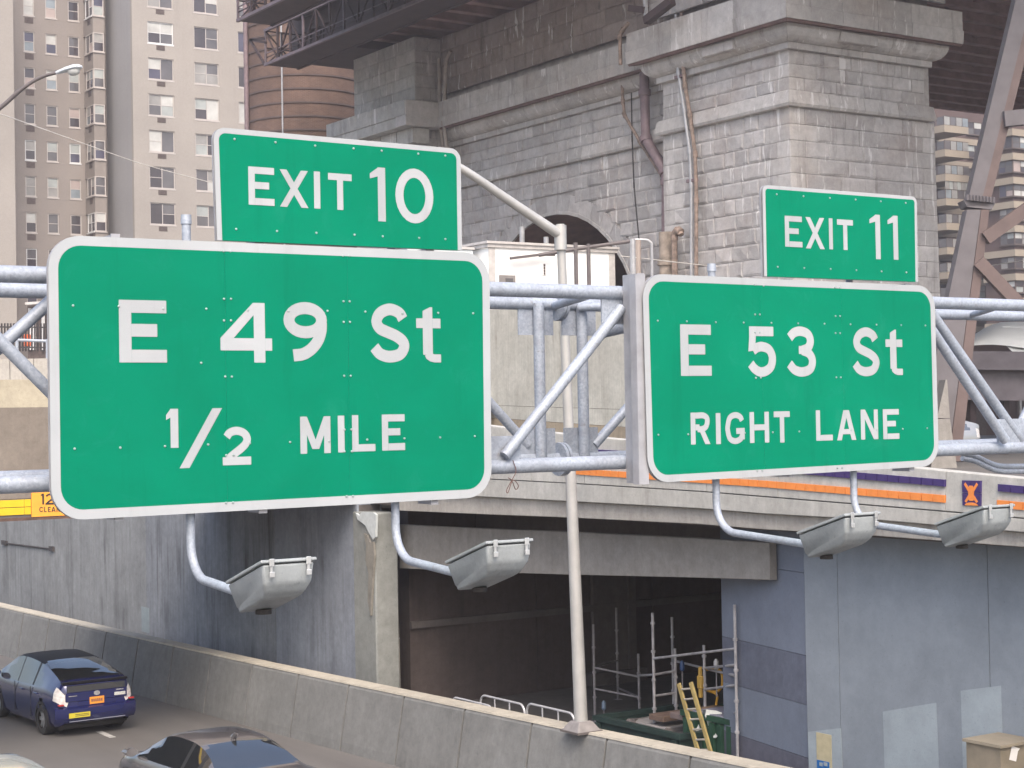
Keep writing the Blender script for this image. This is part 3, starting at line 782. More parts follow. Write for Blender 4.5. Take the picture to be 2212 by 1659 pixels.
# ---- sign lights on bent pipes
HOUSE = concrete('lamp_housing', (.30, .325, .335), (.24, .23, .21), .2, .15, 9, 0, .5, .55)
LENS = plain('lamp_glass', (.25, .27, .28), .1)
CLIP = plain('steel_clip', (.55, .56, .56), .35, .6)
def sign_light(label, uarm, vtop, ulamp, vlamp):
    ya = YS + .10
    top = onY(uarm + 2, vtop, ya); x = top.x
    c = onX(ulamp, vlamp, x)            # middle of the lamp body
    root = thing('sign_light', label, 'sign light', (x, ya, 5.4), 'lights under the overhead signs')
    yb = c.y + .24; zb = c.z - .05
    zc = zb - .03
    path = [(x, ya, top.z), (x, ya, zc + .30)]
    for k in range(1, 9):
        a = R(82*k/8); path.append((x, ya - .24*(1-math.cos(a)), zc + .30 - .24*math.sin(a)))
    path += [(x, yb, zb - .02)]
    MB().tube(path, .030, 14).build('arm', GALV, root, True)
    MB().tube([(x, ya, top.z-.05), (x, ya, top.z+.012)], [.037, .034], 14).build('cap', GALV, root, True)
    # housing: profile in the Y-Z plane, tapered in X
    y0, z0 = c.y - .25, c.z + .17
    prof = [(0, 0), (.50, -.155), (.475, -.30), (.455, -.325), (.10, -.215), (.045, -.17), (.012, -.115)]
    half = [.17, .17, .125, .115, .115, .135, .158]
    mb = MB(); n = len(prof)
    vs = [V((x - hw, y0 + p[0], z0 + p[1])) for p, hw in zip(prof, half)] + [V((x + hw, y0 + p[0], z0 + p[1])) for p, hw in zip(prof, half)]
    fs = [(i, (i+1) % n, n+(i+1) % n, n+i) for i in range(n)]
    fs += [(0, 1, 2), (0, 2, 6), (2, 3, 4), (2, 4, 5), (2, 5, 6)] + [(n, n+2, n+1), (n, n+6, n+2), (n+2, n+4, n+3), (n+2, n+5, n+4), (n+2, n+6, n+5)]
    hs_ = mb.add(vs, fs).build('housing', HOUSE, root, True, .03)
    hs_.modifiers['bevel'].segments = 3; hs_.modifiers['bevel'].angle_limit = R(15)
    rim = MB(); d = V((0, .50, -.155)).normalized(); nrm = V((0, .155, .50)).normalized()
    A = V((x, y0, z0)) + nrm*.006 - d*.012; L = .524*1.02
    for hw, o0, o1 in ((.182, 0, .020),):
        P = [A + V((-hw, 0, 0)), A + V((hw, 0, 0)), A + V((hw, 0, 0)) + d*L, A + V((-hw, 0, 0)) + d*L]
        rim.hexa([q + nrm*o0 for q in P] + [q + nrm*o1 for q in P])
    rim.build('rim', HOUSE, root, False, .006)
    P = [A + nrm*.021 + V((sx*.155, 0, 0)) + d*(L*tt) for sx, tt in ((-1, .06), (1, .06), (1, .94), (-1, .94))]
    MB().hexa(P + [q + nrm*.004 for q in P]).build('lens', LENS, root)
    for dx in (-.12, .12):
        q = V((x+dx, y0-.014, z0))
        MB().box(q.x-.016, q.x+.016, q.y-.012, q.y-.004, q.z-.012, q.z+.034).box(q.x-.009, q.x+.009, q.y-.008, q.y+.002, q.z-.045, q.z-.011).box(q.x-.016, q.x+.016, q.y-.016, q.y-.004, q.z-.075, q.z-.043).build('latch', CLIP, root, False, .003)
    mb = MB().tube([(x+.02, y0+.40, z0-.305), (x+.02, y0+.40, z0-.335)], .05, 12); mb.build('drain_boss', plain('dark_boss', (.04, .035, .033), .8), root, True)
    return root
sign_light('sign light on the leftmost bent pipe, nearest the retaining wall', 400, 468, 585, 1272)
sign_light('sign light on the second bent pipe from the left, beside the pillar', 842, 505, 1056, 1227)
sign_light('sign light on the third bent pipe, over the corner of the blue wall', 1535, 573, 1811, 1162)
sign_light('rightmost sign light, in front of the orange and purple tiles', 1832, 590, 2105, 1142)
# ================================================================== construction site behind the barrier
def z8(zx, zy): return (840.4 + .36766*zx, 1206.3 + .36766*zy)
FLOOR = .22
TUBE = plain('scaffold_tube', (.36, .35, .36), .5, .3, .3, 6)
TUBED = plain('scaffold_tube_dull', (.30, .28, .285), .6, .2, .3, 6)
def scaffold(label, poles, bars, mat):
    P = {k: onX(*z8(zx, zy), X) for k, (zx, zy, X) in poles.items()}
    loc = V((sum(p.x for p in P.values())/len(P), sum(p.y for p in P.values())/len(P), FLOOR))
    root = thing('scaffold', label, 'scaffold', loc)
    for k, p in P.items():
        po = MB().tube([(p.x, p.y, FLOOR), (p.x, p.y, p.z)], .026, 8).build('pole', mat, root, True)
        z = FLOOR + .5
        while z < p.z - .1:
            MB().tube([(p.x, p.y, z-.02), (p.x, p.y, z+.02)], .042, 8).build('rosette', mat, po, True); z += .5
        MB().box(p.x-.07, p.x+.07, p.y-.07, p.y+.07, FLOOR, FLOOR+.012).build('base_plate', mat, root)
    for a, za, b, zb3 in bars:
        A = P[a]; B = P[b] if isinstance(b, str) else None
        z0 = onX(*z8(*za), A.x).z
        q = onX(*z8(*zb3), B.x) if B else onX(*z8(*zb3), b)
        MB().tube([(A.x, A.y, z0), (q.x, (B.y if B else q.y), q.z)], .022, 8).build('ledger', mat, root, True)
    return root
scaffold('bright tube scaffold in front of the blue return wall, near the ladder',
    {'A': (1548, 320, 18.7), 'B': (1662, 345, 20.2), 'C': (1680, 530, 19.2), 'D': (1850, 510, 19.0), 'E': (2030, 272, 18.35)},
    [('A', (1548, 587), 'E', (2035, 530)), ('A', (1548, 682), 'C', (1688, 662)), ('A', (1548, 806), 'C', (1690, 790)), ('D', (1855, 645), 'E', (2035, 625)), ('D', (1858, 770), 'E', (2038, 745)),
     ('A', (1548, 682), 20.0, (1470, 688)), ('B', (1670, 600), 'E', (2035, 690)), ('E', (2045, 912), 19.5, (1950, 890))], TUBE)
scaffold('dull tube scaffold deeper in the opening, right of the lamp post',
    {'F': (1200, 388, 20.4), 'G': (1335, 290, 22.4), 'I': (1465, 560, 21.0)},
    [('F', (1200, 640), 'I', (1490, 700)), ('F', (1205, 765), 'I', (1500, 822)), ('G', (1340, 665), 'I', (1490, 700)), ('F', (1200, 640), 'G', (1340, 600)), ('G', (1340, 760), 'I', (1470, 815))], TUBED)
scaffold('dark tube scaffold at the back of the opening, left of the lamp post',
    {'H': (880, 395, 22.6), 'J': (592, 180, 25.0), 'K': (1040, 300, 25.2)},
    [('J', (592, 430), 'H', (880, 500)), ('J', (592, 515), 'H', (880, 575)), ('J', (592, 620), 'H', (880, 690)), ('H', (880, 575), 'K', (1040, 560)), ('J', (592, 285), 'K', (1000, 262)), ('J', (592, 440), 24.6, (60, 470)), ('J', (592, 610), 24.6, (60, 640)), ('H', (880, 700), 24.0, (620, 745))], TUBE)

# ladder
YELL = plain('yellow_fibreglass', (.34, .26, .10), .6, 0, .2, 6)
LX = 18.0
lt = [onX(*z8(1702, 735), LX), onX(*z8(1773, 728), LX)]; lb = [onX(*z8(1832, 1190), LX), onX(*z8(1905, 1190), LX)]
ld = thing('ladder', 'yellow ladder leaning on the scaffold beside the green skip', 'ladder', (lb[0].x, lb[0].y, lb[0].z))
for a, b in zip(lt, lb):
    d = (b-a); b2 = a + d*((FLOOR - a.z)/d.z)
    MB().bar(a, b2, .035, .075, (0, 1, 0)).build('rail', YELL, ld)
for k in range(9):
    t = (k+.6)/8.6; a = lt[0].lerp(lb[0], t*1.12); b = lt[1].lerp(lb[1], t*1.12)
    MB().tube([a, b], .017, 8).build('rung', plain('alu_rung', (.5, .47, .42), .4, .4), ld, True)

# green skips
GRN = plain('green_skip_paint', (.02, .062, .038), .55, 0, .35, 2.5, .1); GRND = plain('old_green_paint', (.018, .036, .032), .6, 0, .4, 2.5, .1)
def skip(label, X, w, u0, u1, vtop, mat, ribs):
    a, b = onX(u0, vtop, X), onX(u1, vtop, X); zt = (a.z+b.z)/2; y1, y0 = a.y, b.y
    root = thing('skip_container', label, 'skip', (X+w/2, (y0+y1)/2, FLOOR))
    for x in (X, X+w-.06): MB().box(x, x+.06, y0, y1, FLOOR+.06, zt).build('side', mat, root)
    for y in (y0, y1-.06): MB().box(X+.06, X+w-.06, y, y+.06, FLOOR+.06, zt-.01).build('end', mat, root)
    MB().box(X+.06, X+w-.06, y0+.06, y1-.06, FLOOR+.06, FLOOR+.12).build('floor', mat, root)
    for x in (X-.05, X+w-.06): MB().box(x, x+.11, y0-.05, y1+.05, zt, zt+.09).build('rim', mat, root)
    for y in (y0-.05, y1-.06): MB().box(X+.06, X+w-.06, y, y+.11, zt+.002, zt+.088).build('rim', mat, root)
    for k in range(ribs):
        y = lerp(y0+.1, y1-.1, k/(ribs-1))
        MB().box(X-.07, X-.001, y-.05, y+.05, FLOOR+.05, zt-.02).build('rib', mat, root)
    for x in (X+.15, X+w-.3): MB().box(x, x+.12, y0+.05, y1-.05, FLOOR, FLOOR+.06).build('skid', mat, root)
    ld_ = []; rr = random.Random(len(label)); n1, n2 = 9, 13
    for i in range(n1):
        ld_.append([V((lerp(X+.07, X+w-.07, i/(n1-1)), lerp(y0+.07, y1-.07, j/(n2-1)), zt - .16 + (0 if i in (0, n1-1) or j in (0, n2-1) else rr.uniform(-.02, .17)))) for j in range(n2)])
    MB().grid(ld_).build('rubble_load', plain('rubble', (.12, .105, .10), .95, 0, .45, 7, .4), root)
    return root, zt
sk, zt = skip('long dark green skip marked T 2 behind the barrier', 18.0, 1.9, 1288, 1468, 1576, GRND, 2)
# painted mark T 2 on its road side
for ch, x0, x1 in (('T', 1387, 1394), ('2', 1397, 1406)):
    a, b = onX(x0, 1600, 17.995), onX(x1, 1600, 17.995); zt2_, zb2_ = onX(x0, 1597, 17.995).z, onX(x0, 1608, 17.995).z
    w_, h_ = a.y - b.y, zt2_ - zb2_
    mb = MB()
    for k, poly in enumerate([q for it in glyph(ch, w_, h_, .028) for q in (it if isinstance(it[0][0], (tuple, list)) else [it])]):
        pts = [V((17.994 - .0004*k, a.y - q[0], zb2_ + q[1])) for q in poly]; mb.add(pts, [tuple(t) for t in tessellate_polygon([pts])])
    mb.build('marking', plain('white_mark', (.6, .6, .58), .7), sk)
skip('bright green ribbed skip behind the yellow ladder', 18.55, 1.7, 1478, 1588, 1556, GRN, 6)
# boards and debris on the skips
for i, (zx, zy, L, col) in enumerate(((1600, 975, 1.1, (.30, .28, .27)), (1905, 905, .7, (.22, .15, .10)), (1660, 925, .4, (.15, .10, .075)), (1780, 915, .35, (.17, .13, .12)), (2010, 925, 1.2, (.20, .20, .25)))):
    p = onX(*z8(zx, zy), 18.9); o = MB().cbox(p.x-.35, p.x+.35, p.y-L/2, p.y+L/2, p.z-.05, p.z+.05, .008).build('board', plain('board_%d' % i, col, .8, 0, .2, 5))
    tag(o, ['long grey board lying across the long dark skip', 'brown board on the end of the ribbed green skip', 'small orange board beside the ladder top', 'small pink board behind the ladder rungs', 'blue grey plank against the blue return wall'][i], 'board', 'boards lying on the skips')
p = onX(*z8(1888, 940), 18.6)
rows = [[V((p.x + .12*math.sin(i*1.3+j), p.y + .5*(i/6-.5), p.z + .16*math.cos(j*.9)*(1-.5*abs(i-3)/3) - .05*j)) for j in range(5)] for i in range(7)]
tag(MB().grid(rows).build('plastic_sheet', plain('crumpled_plastic', (.45, .47, .45), .4, 0, .2, 8), None, True), 'crumpled white plastic sheet hanging over the green skip', 'plastic sheet')

# yellow hoist and hose
yh = thing('yellow_hoist', 'yellow hoist body on the scaffold pole right of the ladder', 'hoist', onX(*z8(1830, 790), 19.0))
p = onX(*z8(1829, 722), 18.95)
MB().cbox(p.x-.04, p.x+.04, p.y-.06, p.y+.06, p.z-.13, p.z+.10, .02).build('body', plain('yellow_paint', (.40, .25, .05), .5), yh)
MB().cbox(p.x-.03, p.x+.03, p.y-.025, p.y+.025, p.z+.09, p.z+.25, .01).build('arm', plain('yellow_paint', (.40, .25, .05), .5), yh); MB().cbox(p.x-.03, p.x+.03, p.y-.03, p.y+.03, p.z-.28, p.z-.12, .01).build('foot', plain('yellow_paint', (.40, .25, .05), .5), yh)
hs = [onX(*z8(a, b), 19.1) for a, b in ((1868, 655), (1900, 648), (1940, 655), (1957, 690), (1955, 750), (1930, 780), (1890, 782), (1868, 775), (1925, 800), (1922, 860))]
tag(MB().tube(crom(hs, 5), .022, 8).build('hose', plain('yellow_hose', (.55, .30, .03), .6), None, True), 'loop of yellow hose hanging on the scaffold by the blue wall', 'hose')
for (zx, zy, X, col, nm, lab) in ((1722, 630, 19.6, (.03, .07, .17), 'work_light', 'small blue work light on a stalk above the ladder'), (1922, 622, 18.9, (.40, .40, .40), 'work_light', 'white bulb light on the scaffold rail by the blue wall'), (1262, 862, 20.4, (.20, .26, .34), 'work_light', 'pale blue lamp head low in the opening right of the lamp post')):
    p = onX(*z8(zx, zy), X); t_ = thing(nm, lab, 'work light', (p.x, p.y, p.z))
    mb = MB(); mb.tube([(p.x, p.y, p.z-.10), (p.x, p.y, p.z-.07), (p.x, p.y, p.z+.05), (p.x, p.y, p.z+.09)], [.02, .045, .042, .02], 12); mb.build('head', plain(nm + lab[:6], col, .4), t_, True)
    MB().tube([(p.x, p.y, p.z-.09), (p.x, p.y, p.z-.55)], .012, 6).build('stalk', TUBED, t_)

# crowd barricades
BARR = plain('barricade_steel', (.50, .50, .51), .4, .3, .15, 6)
def barricade(label, X, u0, u1, v):
    a, b = onX(u0, v, X), onX(u1, v + (u1-u0)*.20, X); y1, y0 = a.y, b.y; zt = (a.z + b.z)/2; zb3 = FLOOR + .12
    root = thing('crowd_barricade', label, 'barricade', (X, (y0+y1)/2, FLOOR), 'crowd barricades behind the barrier')
    r = .16
    path = [(X, y0, zb3)] + [(X, y0 + r - r*math.cos(R(t)), zt - r + r*math.sin(R(t))) for t in range(0, 91, 15)] + [(X, y1 - r + r*math.sin(R(t)), zt - r + r*math.cos(R(t))) for t in range(0, 91, 15)] + [(X, y1, zb3), (X, y0, zb3)]
    MB().tube(path, .021, 8).build('frame', BARR, root, True)
    n = max(3, int((y1-y0)/.55))
    for k in range(1, n):
        y = lerp(y0, y1, k/n); MB().tube([(X, y, zb3), (X, y, zt)], .016, 8).build('upright', BARR, root, True)
    MB().tube([(X, y0, zt-.28), (X, y1, zt-.28)], .012, 8).build('mid_rail', BARR, root, True)
    for y in (y0+.15, y1-.15): MB().box(X-.3, X+.3, y-.03, y+.03, FLOOR, FLOOR+.05).box(X-.02, X+.02, y-.03, y+.03, FLOOR+.05, zb3+.01).build('foot', BARR, root)
barricade('metal crowd barricade closest to the lamp post base', 16.95, 1138, 1241, 1520)
barricade('metal crowd barricade in the middle, standing tallest above the barrier', 17.35, 1038, 1133, 1502)
barricade('metal crowd barricade farthest from the lamp post', 16.98, 977, 1064, 1507)

# plywood box at the right edge
PLY = plain('plywood', (.20, .17, .125), .8, 0, .15, 4, .1)
bx0 = 17.32
a, c = onX(2087, 1599, bx0), onX(2159, 1612, bx0)
pb = thing('plywood_box', 'tall plywood box with a white paper notice at the lower right corner', 'box', (bx0+.3, c.y, FLOOR))
zt = (a.z + c.z)/2
MB().box(bx0+.012, bx0+.638, c.y+.012, a.y-.012, FLOOR, zt-.02).build('core', PLY, pb)
MB().box(bx0, bx0+.011, c.y, a.y, FLOOR, zt-.02).build('side_board', PLY, pb); MB().box(bx0, bx0+.65, c.y-.012, c.y-.001, FLOOR, zt-.02).build('front_board', PLY, pb)
MB().box(bx0-.03, bx0+.67, c.y-.05, a.y+.04, zt-.018, zt+.02).build('lid', plain('pale_plywood', (.25, .215, .16), .8, 0, .12, 4, .1), pb)
q = onY(2192, 1630, c.y-.014)
MB().prism([onY(u, v, c.y-.0145) for u, v in ((2180, 1641), (2186, 1611), (2203, 1617), (2199, 1623), (2195, 1645))], (0, .001, 0)).build('paper_notice', plain('paper', (.72, .70, .68), .7, 0, .03), pb)
# ================================================================== bridge masonry
def granite(name, col, warm):
    m, t, p = nodes(name)
    oi = mk(t, 'ShaderNodeObjectInfo')
    c = mix(t, [x*.84 for x in col], [x*1.12 for x in col], oi.outputs['Random'])
    c = mix(t, c, warm, ramp(t, noise(t, .45, 5, .6), [(.45, grey(0)), (.75, grey(.65))]))
    c = mix(t, c, ramp(t, noise(t, 2.5, 8, .75), [(.25, grey(.62)), (.7, grey(1.15))]), .8, 'MULTIPLY')
    dk = ramp(t, noise(t, 1.6, 6, .7, (1, 1, .12)), [(.57, grey(0)), (.74, grey(.55))])
    c = mix(t, c, (.075, .066, .062), dk)
    wt = ramp(t, noise(t, 3.4, 5, .62, (1, 1, .14), dist=.3), [(.605, grey(0)), (.655, grey(.8))])
    c = mix(t, c, (.62, .61, .60), wt)
    t.links.new(c, p.inputs['Base Color']); p.inputs['Roughness'].default_value = .9; p.inputs['Specular IOR Level'].default_value = .25
    bump(t, p, noise(t, 6, 8, .75), .55, .05); return m
GRAN = granite('granite', (.41, .395, .39), (.345, .29, .26))
GRAN_S = granite('granite_trim', (.44, .425, .415), (.38, .33, .295))
MORT = plain('mortar_core', (.33, .31, .295), .95, 0, .3, 2)
STEEL = plain("bridge_steel", (.036, .022, .024), .7, 0, .35, 1.2, .1)
STEEL_L = plain("bridge_steel_edge", (.12, .092, .104), .6, 0, .3, 2, .1)

def block(par, axis, pos, a0, a1, z0, z1, rough, mat, depth=.14, sk=0.0):
    """one stone on a wall facing -X (axis 'X', runs along Y) or -Y (axis 'Y', runs along X)"""
    g = .007; a0 += g; a1 -= g; z0 += g; z1 -= g
    if a1 - a0 < .06: return
    n, m = 5, 4; vs = []
    c = min(.05, (a1-a0)*.2); 
    fa = [0, c/(a1-a0), .5, 1-c/(a1-a0), 1]; fz = [0, .14, .86, 1]
    for j in range(m):
        for i in range(n):
            e = i in (0, n-1) or j in (0, m-1)
            out = 0 if e else (.006 + (random.random()*rough))
            vs.append((lerp(a0, a1, fa[i]), -out, lerp(z0, z1, fz[j])))
    fs = [(j*n+i, j*n+i+1, (j+1)*n+i+1, (j+1)*n+i) for j in range(m-1) for i in range(n-1)]
    ringi = [i for i in range(n)] + [j*n+n-1 for j in range(1, m)] + [(m-1)*n+i for i in range(n-2, -1, -1)] + [j*n for j in range(m-2, 0, -1)]
    k0 = len(vs)
    for i in ringi: vs.append((vs[i][0], depth, vs[i][2]))
    L = len(ringi)
    fs += [(ringi[i], k0+i, k0+(i+1) % L, ringi[(i+1) % L]) for i in range(L)]
    off = sk + random.uniform(-.006, .012)*(1 if rough > .02 else .3)
    P = [(pos + b - off, a, z) if axis == 'X' else (a, pos + b - off, z) for a, b, z in vs]
    MB().add(P, fs).build('stone', mat, par)

XP1 = 43.3
YP1 = onX(1707, 300, XP1).y
YP1e = onX(1432, 330, XP1).y            # far end of the projecting pier
XR1 = onY(2003, 200, YP1).x             # right end
XRW = XP1 + 1.0                          # recessed wall
YP2 = onX(897, 200, 42.6).y             # second pier, near edge
YP2e = onX(765, 200, 42.6).y
zc = lambda v: onX(1707, v, XP1).z
Z_STR0, Z_STR1, Z_FIL0, Z_FIL1 = zc(230), zc(193), zc(103)-.03, zc(88)-.04
ZSL0, ZSL1 = 20.6, 21.85
CH = (Z_STR0 - zc(230+35.7*6)) / 6
xr_lo = onY(2031, 640, YP1).x; z_lo = onY(2031, 640, YP1).z
def xright(z): return XR1 + .35 + (xr_lo - XR1 - .35) * max(0, (Z_STR0 - z)) / (Z_STR0 - z_lo) if z < Z_STR0 else XR1

pier = thing('stone_pier', 'big projecting granite bridge pier with moulded cornice, right of the arch', 'pier', (XP1, YP1, 4))
MB().box(XP1+.1, XR1+.2, YP1+.1, YP1e-.05, 4.3, 25.2).build('core', MORT, pier)
def face_courses(par, axis, pos, a0, a1, zlo, zhi, ch, quoins, rightfn=None, bond=1.25, hole=None):
    k = 0; z = zhi
    while z - ch > zlo - .01:
        z0, z1 = z - ch, z; zm = (z0+z1)/2
        aa, bb = a0, (rightfn(zm) if rightfn else a1)
        a = aa; first = True
        while a < bb - .05:
            if first and quoins[0]: L = 1.35 if k % 2 else .72; ro = .006
            else: L = bond * random.uniform(.55, 1.35); ro = .05
            e = a + L
            if quoins[1]:
                qL = .70 if k % 2 else 1.25
                if e > bb - qL - .35:
                    if a < bb - qL - .05: e = bb - qL
                    else: e = bb; ro = .006
            if e > bb - .3: e = bb
            if hole: hole(par, a, e, z0, z1, ro)
            else: block(par, axis, pos, a, e, z0, z1, ro, GRAN_S if ro < .02 else GRAN)
            a = e; first = False
        z = z0; k += 1
Z_BOT = 9.6
face_courses(pier, 'X', XP1, YP1, YP1e, Z_BOT, Z_STR0, CH, (True, True), None, 1.05)
face_courses(pier, 'Y', YP1, XP1+.015, XR1, Z_BOT, Z_STR0, CH, (True, True), xright, 2.0)
nu = 3; cu = (Z_FIL0 - Z_STR1)/nu
face_courses(pier, 'X', XP1+.06, YP1+.06, YP1e, Z_STR1, Z_FIL0, cu, (True, True))
face_courses(pier, 'Y', YP1+.06, XP1+.08, XR1-.1, Z_STR1, Z_FIL0, cu, (True, True))
MB().box(XP1+.3, xr_lo+.5, YP1+.3, YP1e, 4.3, Z_BOT).build('base', GRAN, pier)

def moulding(par, prof, name, mat, Lx=1.7):
    """stones of a moulded course around the near corner of the pier: prof is a list of (projection, z), outer side, bottom to top"""
    n = len(prof)
    def sect(fn_a, fn_b):
        mb = MB(); A = [fn_a(p, z) for p, z in prof] ; B = [fn_b(p, z) for p, z in prof]
        back = [fn_a(-.12, prof[-1][1]), fn_a(-.12, prof[0][1])]; back2 = [fn_b(-.12, prof[-1][1]), fn_b(-.12, prof[0][1])]
        rows = [A + back, B + back2]; mb.grid(rows, True)
        for r_ in rows:
            tr = tessellate_polygon([[V(q) for q in r_]]); mb.add(r_, [tuple(q) for q in tr])
        mb.build(name, mat, par)
    g = .008
    def runX(a0, a1, s0, s1):   # wall facing -X, along Y; s = mitre flags
        sect(lambda p, z: V((XP1 - p, a0 + g - (p if s0 else 0), z)), lambda p, z: V((XP1 - p, a1 - g + (p if s1 else 0), z)))
    def runY(a0, a1, s0, s1):
        sect(lambda p, z: V((a0 + g - (p if s0 else 0), YP1 - p, z)), lambda p, z: V((a1 - g + (p if s1 else 0), YP1 - p, z)))
    nX = max(1, round((YP1e-YP1)/Lx)); nY = max(1, round((XR1-XP1)/Lx))
    for i in range(nX):
        runX(lerp(YP1, YP1e, i/nX), lerp(YP1, YP1e, (i+1)/nX), i == 0, i == nX-1)
    for i in range(nY):
        runY(lerp(XP1, XR1, i/nY), lerp(XP1, XR1, (i+1)/nY), i == 0, i == nY-1)
STRING = [(.02, Z_STR0), (.20, Z_STR0+.02), (.25, Z_STR0+.12), (.16, Z_STR1-.05), (.04, Z_STR1)]
FILLET = [(.02, Z_FIL0), (.15, Z_FIL0+.01), (.15, Z_FIL1)]
CAV = [(.13, Z_FIL1+.0)] + [(.13 + .50*math.sin(R(a)), Z_FIL1 + (ZSL0-Z_FIL1-.012)*(1-math.cos(R(a)))) for a in range(15, 91, 15)]
SLAB = [(.3, ZSL0), (1.0, ZSL0), (1.03, ZSL0+.50), (.99, ZSL0+.52), (.99, ZSL1), (.1, ZSL1)]
moulding(pier, STRING, 'string_course', GRAN_S); moulding(pier, FILLET, 'fillet', GRAN_S); moulding(pier, CAV, 'cavetto', GRAN_S, 2.6); moulding(pier, SLAB, 'cornice_slab', GRAN_S)
SOFSHADE = plain('brown_soffit_shade', (.12, .075, .068), .85, 0, .3, 2)  # added strip: shade under the slab put into its dark brown
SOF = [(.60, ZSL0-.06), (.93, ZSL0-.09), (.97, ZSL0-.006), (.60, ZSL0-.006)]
moulding(pier, SOF, 'soffit_shade_strip', SOFSHADE, 3.0)
# dentil blocks left in the cavetto
for a, ax in ((onX(1535, 105, XP1-.66).y, 'X'),):
    MB().cbox(XP1-.70, XP1-.1, a-1.3, a+.5, Z_FIL1+.12, ZSL0-.1, .03).build('boss_stone', GRAN_S, pier)
xa = onY(1830, 95, YP1-.66).x
MB().cbox(xa-.3, xa+1.6, YP1-.70, YP1-.1, Z_FIL1+.12, ZSL0-.1, .03).build('boss_stone', GRAN_S, pier)
# parapet wall above the slab
face_courses(pier, 'X', XP1-.5, YP1-.4, YP1e, ZSL1, 25.0, .69, (True, True))
face_courses(pier, 'Y', YP1-.5, XP1-.4, XR1+.6, ZSL1, 25.0, .69, (True, True))

# ---- recessed wall with the arch
wall = thing('stone_wall', 'recessed granite wall with a round arch and long cornice', 'wall', (XRW, 63, 9))
AY, AZ, AR = 63.35, 9.0, 6.5
def arch_stone(par, a, e, z0, z1, ro):
    zm = (z0+z1)/2; g = .8
    rr = AR + g
    if zm - AZ < rr:
        h = math.sqrt(max(0, rr*rr - (zm-AZ)**2)); lo, hi = AY - h, AY + h
        if a < lo: block(par, 'X', XRW, a, min(e, lo), z0, z1, ro, GRAN)
        if e > hi: block(par, 'X', XRW, max(a, hi), e, z0, z1, ro, GRAN)
    else: block(par, 'X', XRW, a, e, z0, z1, ro, GRAN)
face_courses(wall, 'X', XRW, YP1e-.2, YP2+.3, 9.4, Z_STR0, CH, (False, False), None, 1.2, arch_stone)
def plain_run(par, x, prof, name, y0, y1, L):
    n = max(1, round((y1-y0)/L))
    for i in range(n):
        a0, a1 = lerp(y0, y1, i/n)+.008, lerp(y0, y1, (i+1)/n)-.008
        rows = [[V((x-p, a, z)) for p, z in prof] + [V((x+.12, a, prof[-1][1])), V((x+.12, a, prof[0][1]))] for a in (a0, a1)]
        mb = MB().grid(rows, True)
        for r_ in rows: mb.add(r_, [tuple(q) for q in tessellate_polygon([r_])])
        mb.build(name, GRAN_S, par)
plain_run(wall, XRW, STRING, 'string_course', YP1e-.2, YP2+.3, 1.7); plain_run(wall, XRW, FILLET, 'fillet', YP1e-.2, YP2+.3, 2.2)
GRAN_S_ = GRAN_S; GRAN_S = SOFSHADE; plain_run(wall, XRW, SOF, 'soffit_shade_strip', YP1e+.6, YP2-1.0, 3.0); GRAN_S = GRAN_S_
plain_run(wall, XRW, CAV, 'cavetto', YP1e-.2, YP2+.3, 2.6); plain_run(wall, XRW, SLAB, 'cornice_slab', YP1e+.6, YP2-1.0, 1.9)
face_courses(wall, 'X', XRW+.03, YP1e-.2, YP2+.3, Z_STR1, Z_FIL0, cu, (False, False))
GR_ = GRAN; GRAN = granite('granite_shaded', (.29, .25, .235), (.22, .17, .15)); face_courses(wall, 'X', XRW-.2, YP1e-.2, YP2+.3, ZSL1, 25.3, .72, (False, False)); GRAN = GR_  # browner, darker granite copy with the deck's shade put into its colour
MB().box(XRW+.1, XRW+.6, YP1e-.2, YP2+.4, 15.9, 25.3).build('core', MORT, wall)
MB().box(XRW+.1, XRW+.6, YP1e-.2, AY-AR-.1, 9.0, 15.9).box(XRW+.1, XRW+.6, AY+AR+.1, YP2+.4, 9.0, 15.9).build('core', MORT, wall)
# voussoirs and the dark vault behind
nv = 25
for k in range(nv):
    a0, a1 = R(180*k/nv + .07), R(180*(k+1)/nv - .07)
    P = [V((XRW-.012, AY + r_*math.cos(a), AZ + r_*math.sin(a))) for r_, a in ((AR, a0), (AR+.83, a0), (AR+.83, a1), (AR, a1))]
    MB().hexa(P + [q + V((.75, 0, 0)) for q in P]).build('voussoir', GRAN, wall)
    P = [V((XRW-.06, AY + r_*math.cos(a), AZ + r_*math.sin(a))) for r_, a in ((AR-.02, a0-.004), (AR+.13, a0-.004), (AR+.13, a1+.004), (AR-.02, a1+.004))]
    MB().hexa(P + [q + V((.05, 0, 0)) for q in P]).build('arch_trim', GRAN_S, wall)
rows = [[V((XRW+.07, AY + r_*math.cos(R(a)), AZ + r_*math.sin(R(a)))) for a in range(0, 181, 6)] for r_ in (AR+.02, AR+1.9)]
MB().grid(rows).build('arch_backing', MORT, wall)
VAULT = plain('vault_tile', (.15, .085, .075), .9, 0, .25, 2)
rows = [[V((x, AY + AR*.995*math.cos(R(a)), AZ + AR*.995*math.sin(R(a)))) for a in range(0, 181, 9)] for x in (XRW+.05, XRW+3, XRW+6, XRW+9)]
MB().grid(rows).build('vault', VAULT, wall)
MB().box(XRW+9, XRW+9.3, AY-7, AY+7, 8.9, 16).build('vault_end', plain('vault_end_wall', (.12, .08, .072), .9, 0, .25, 2), wall)

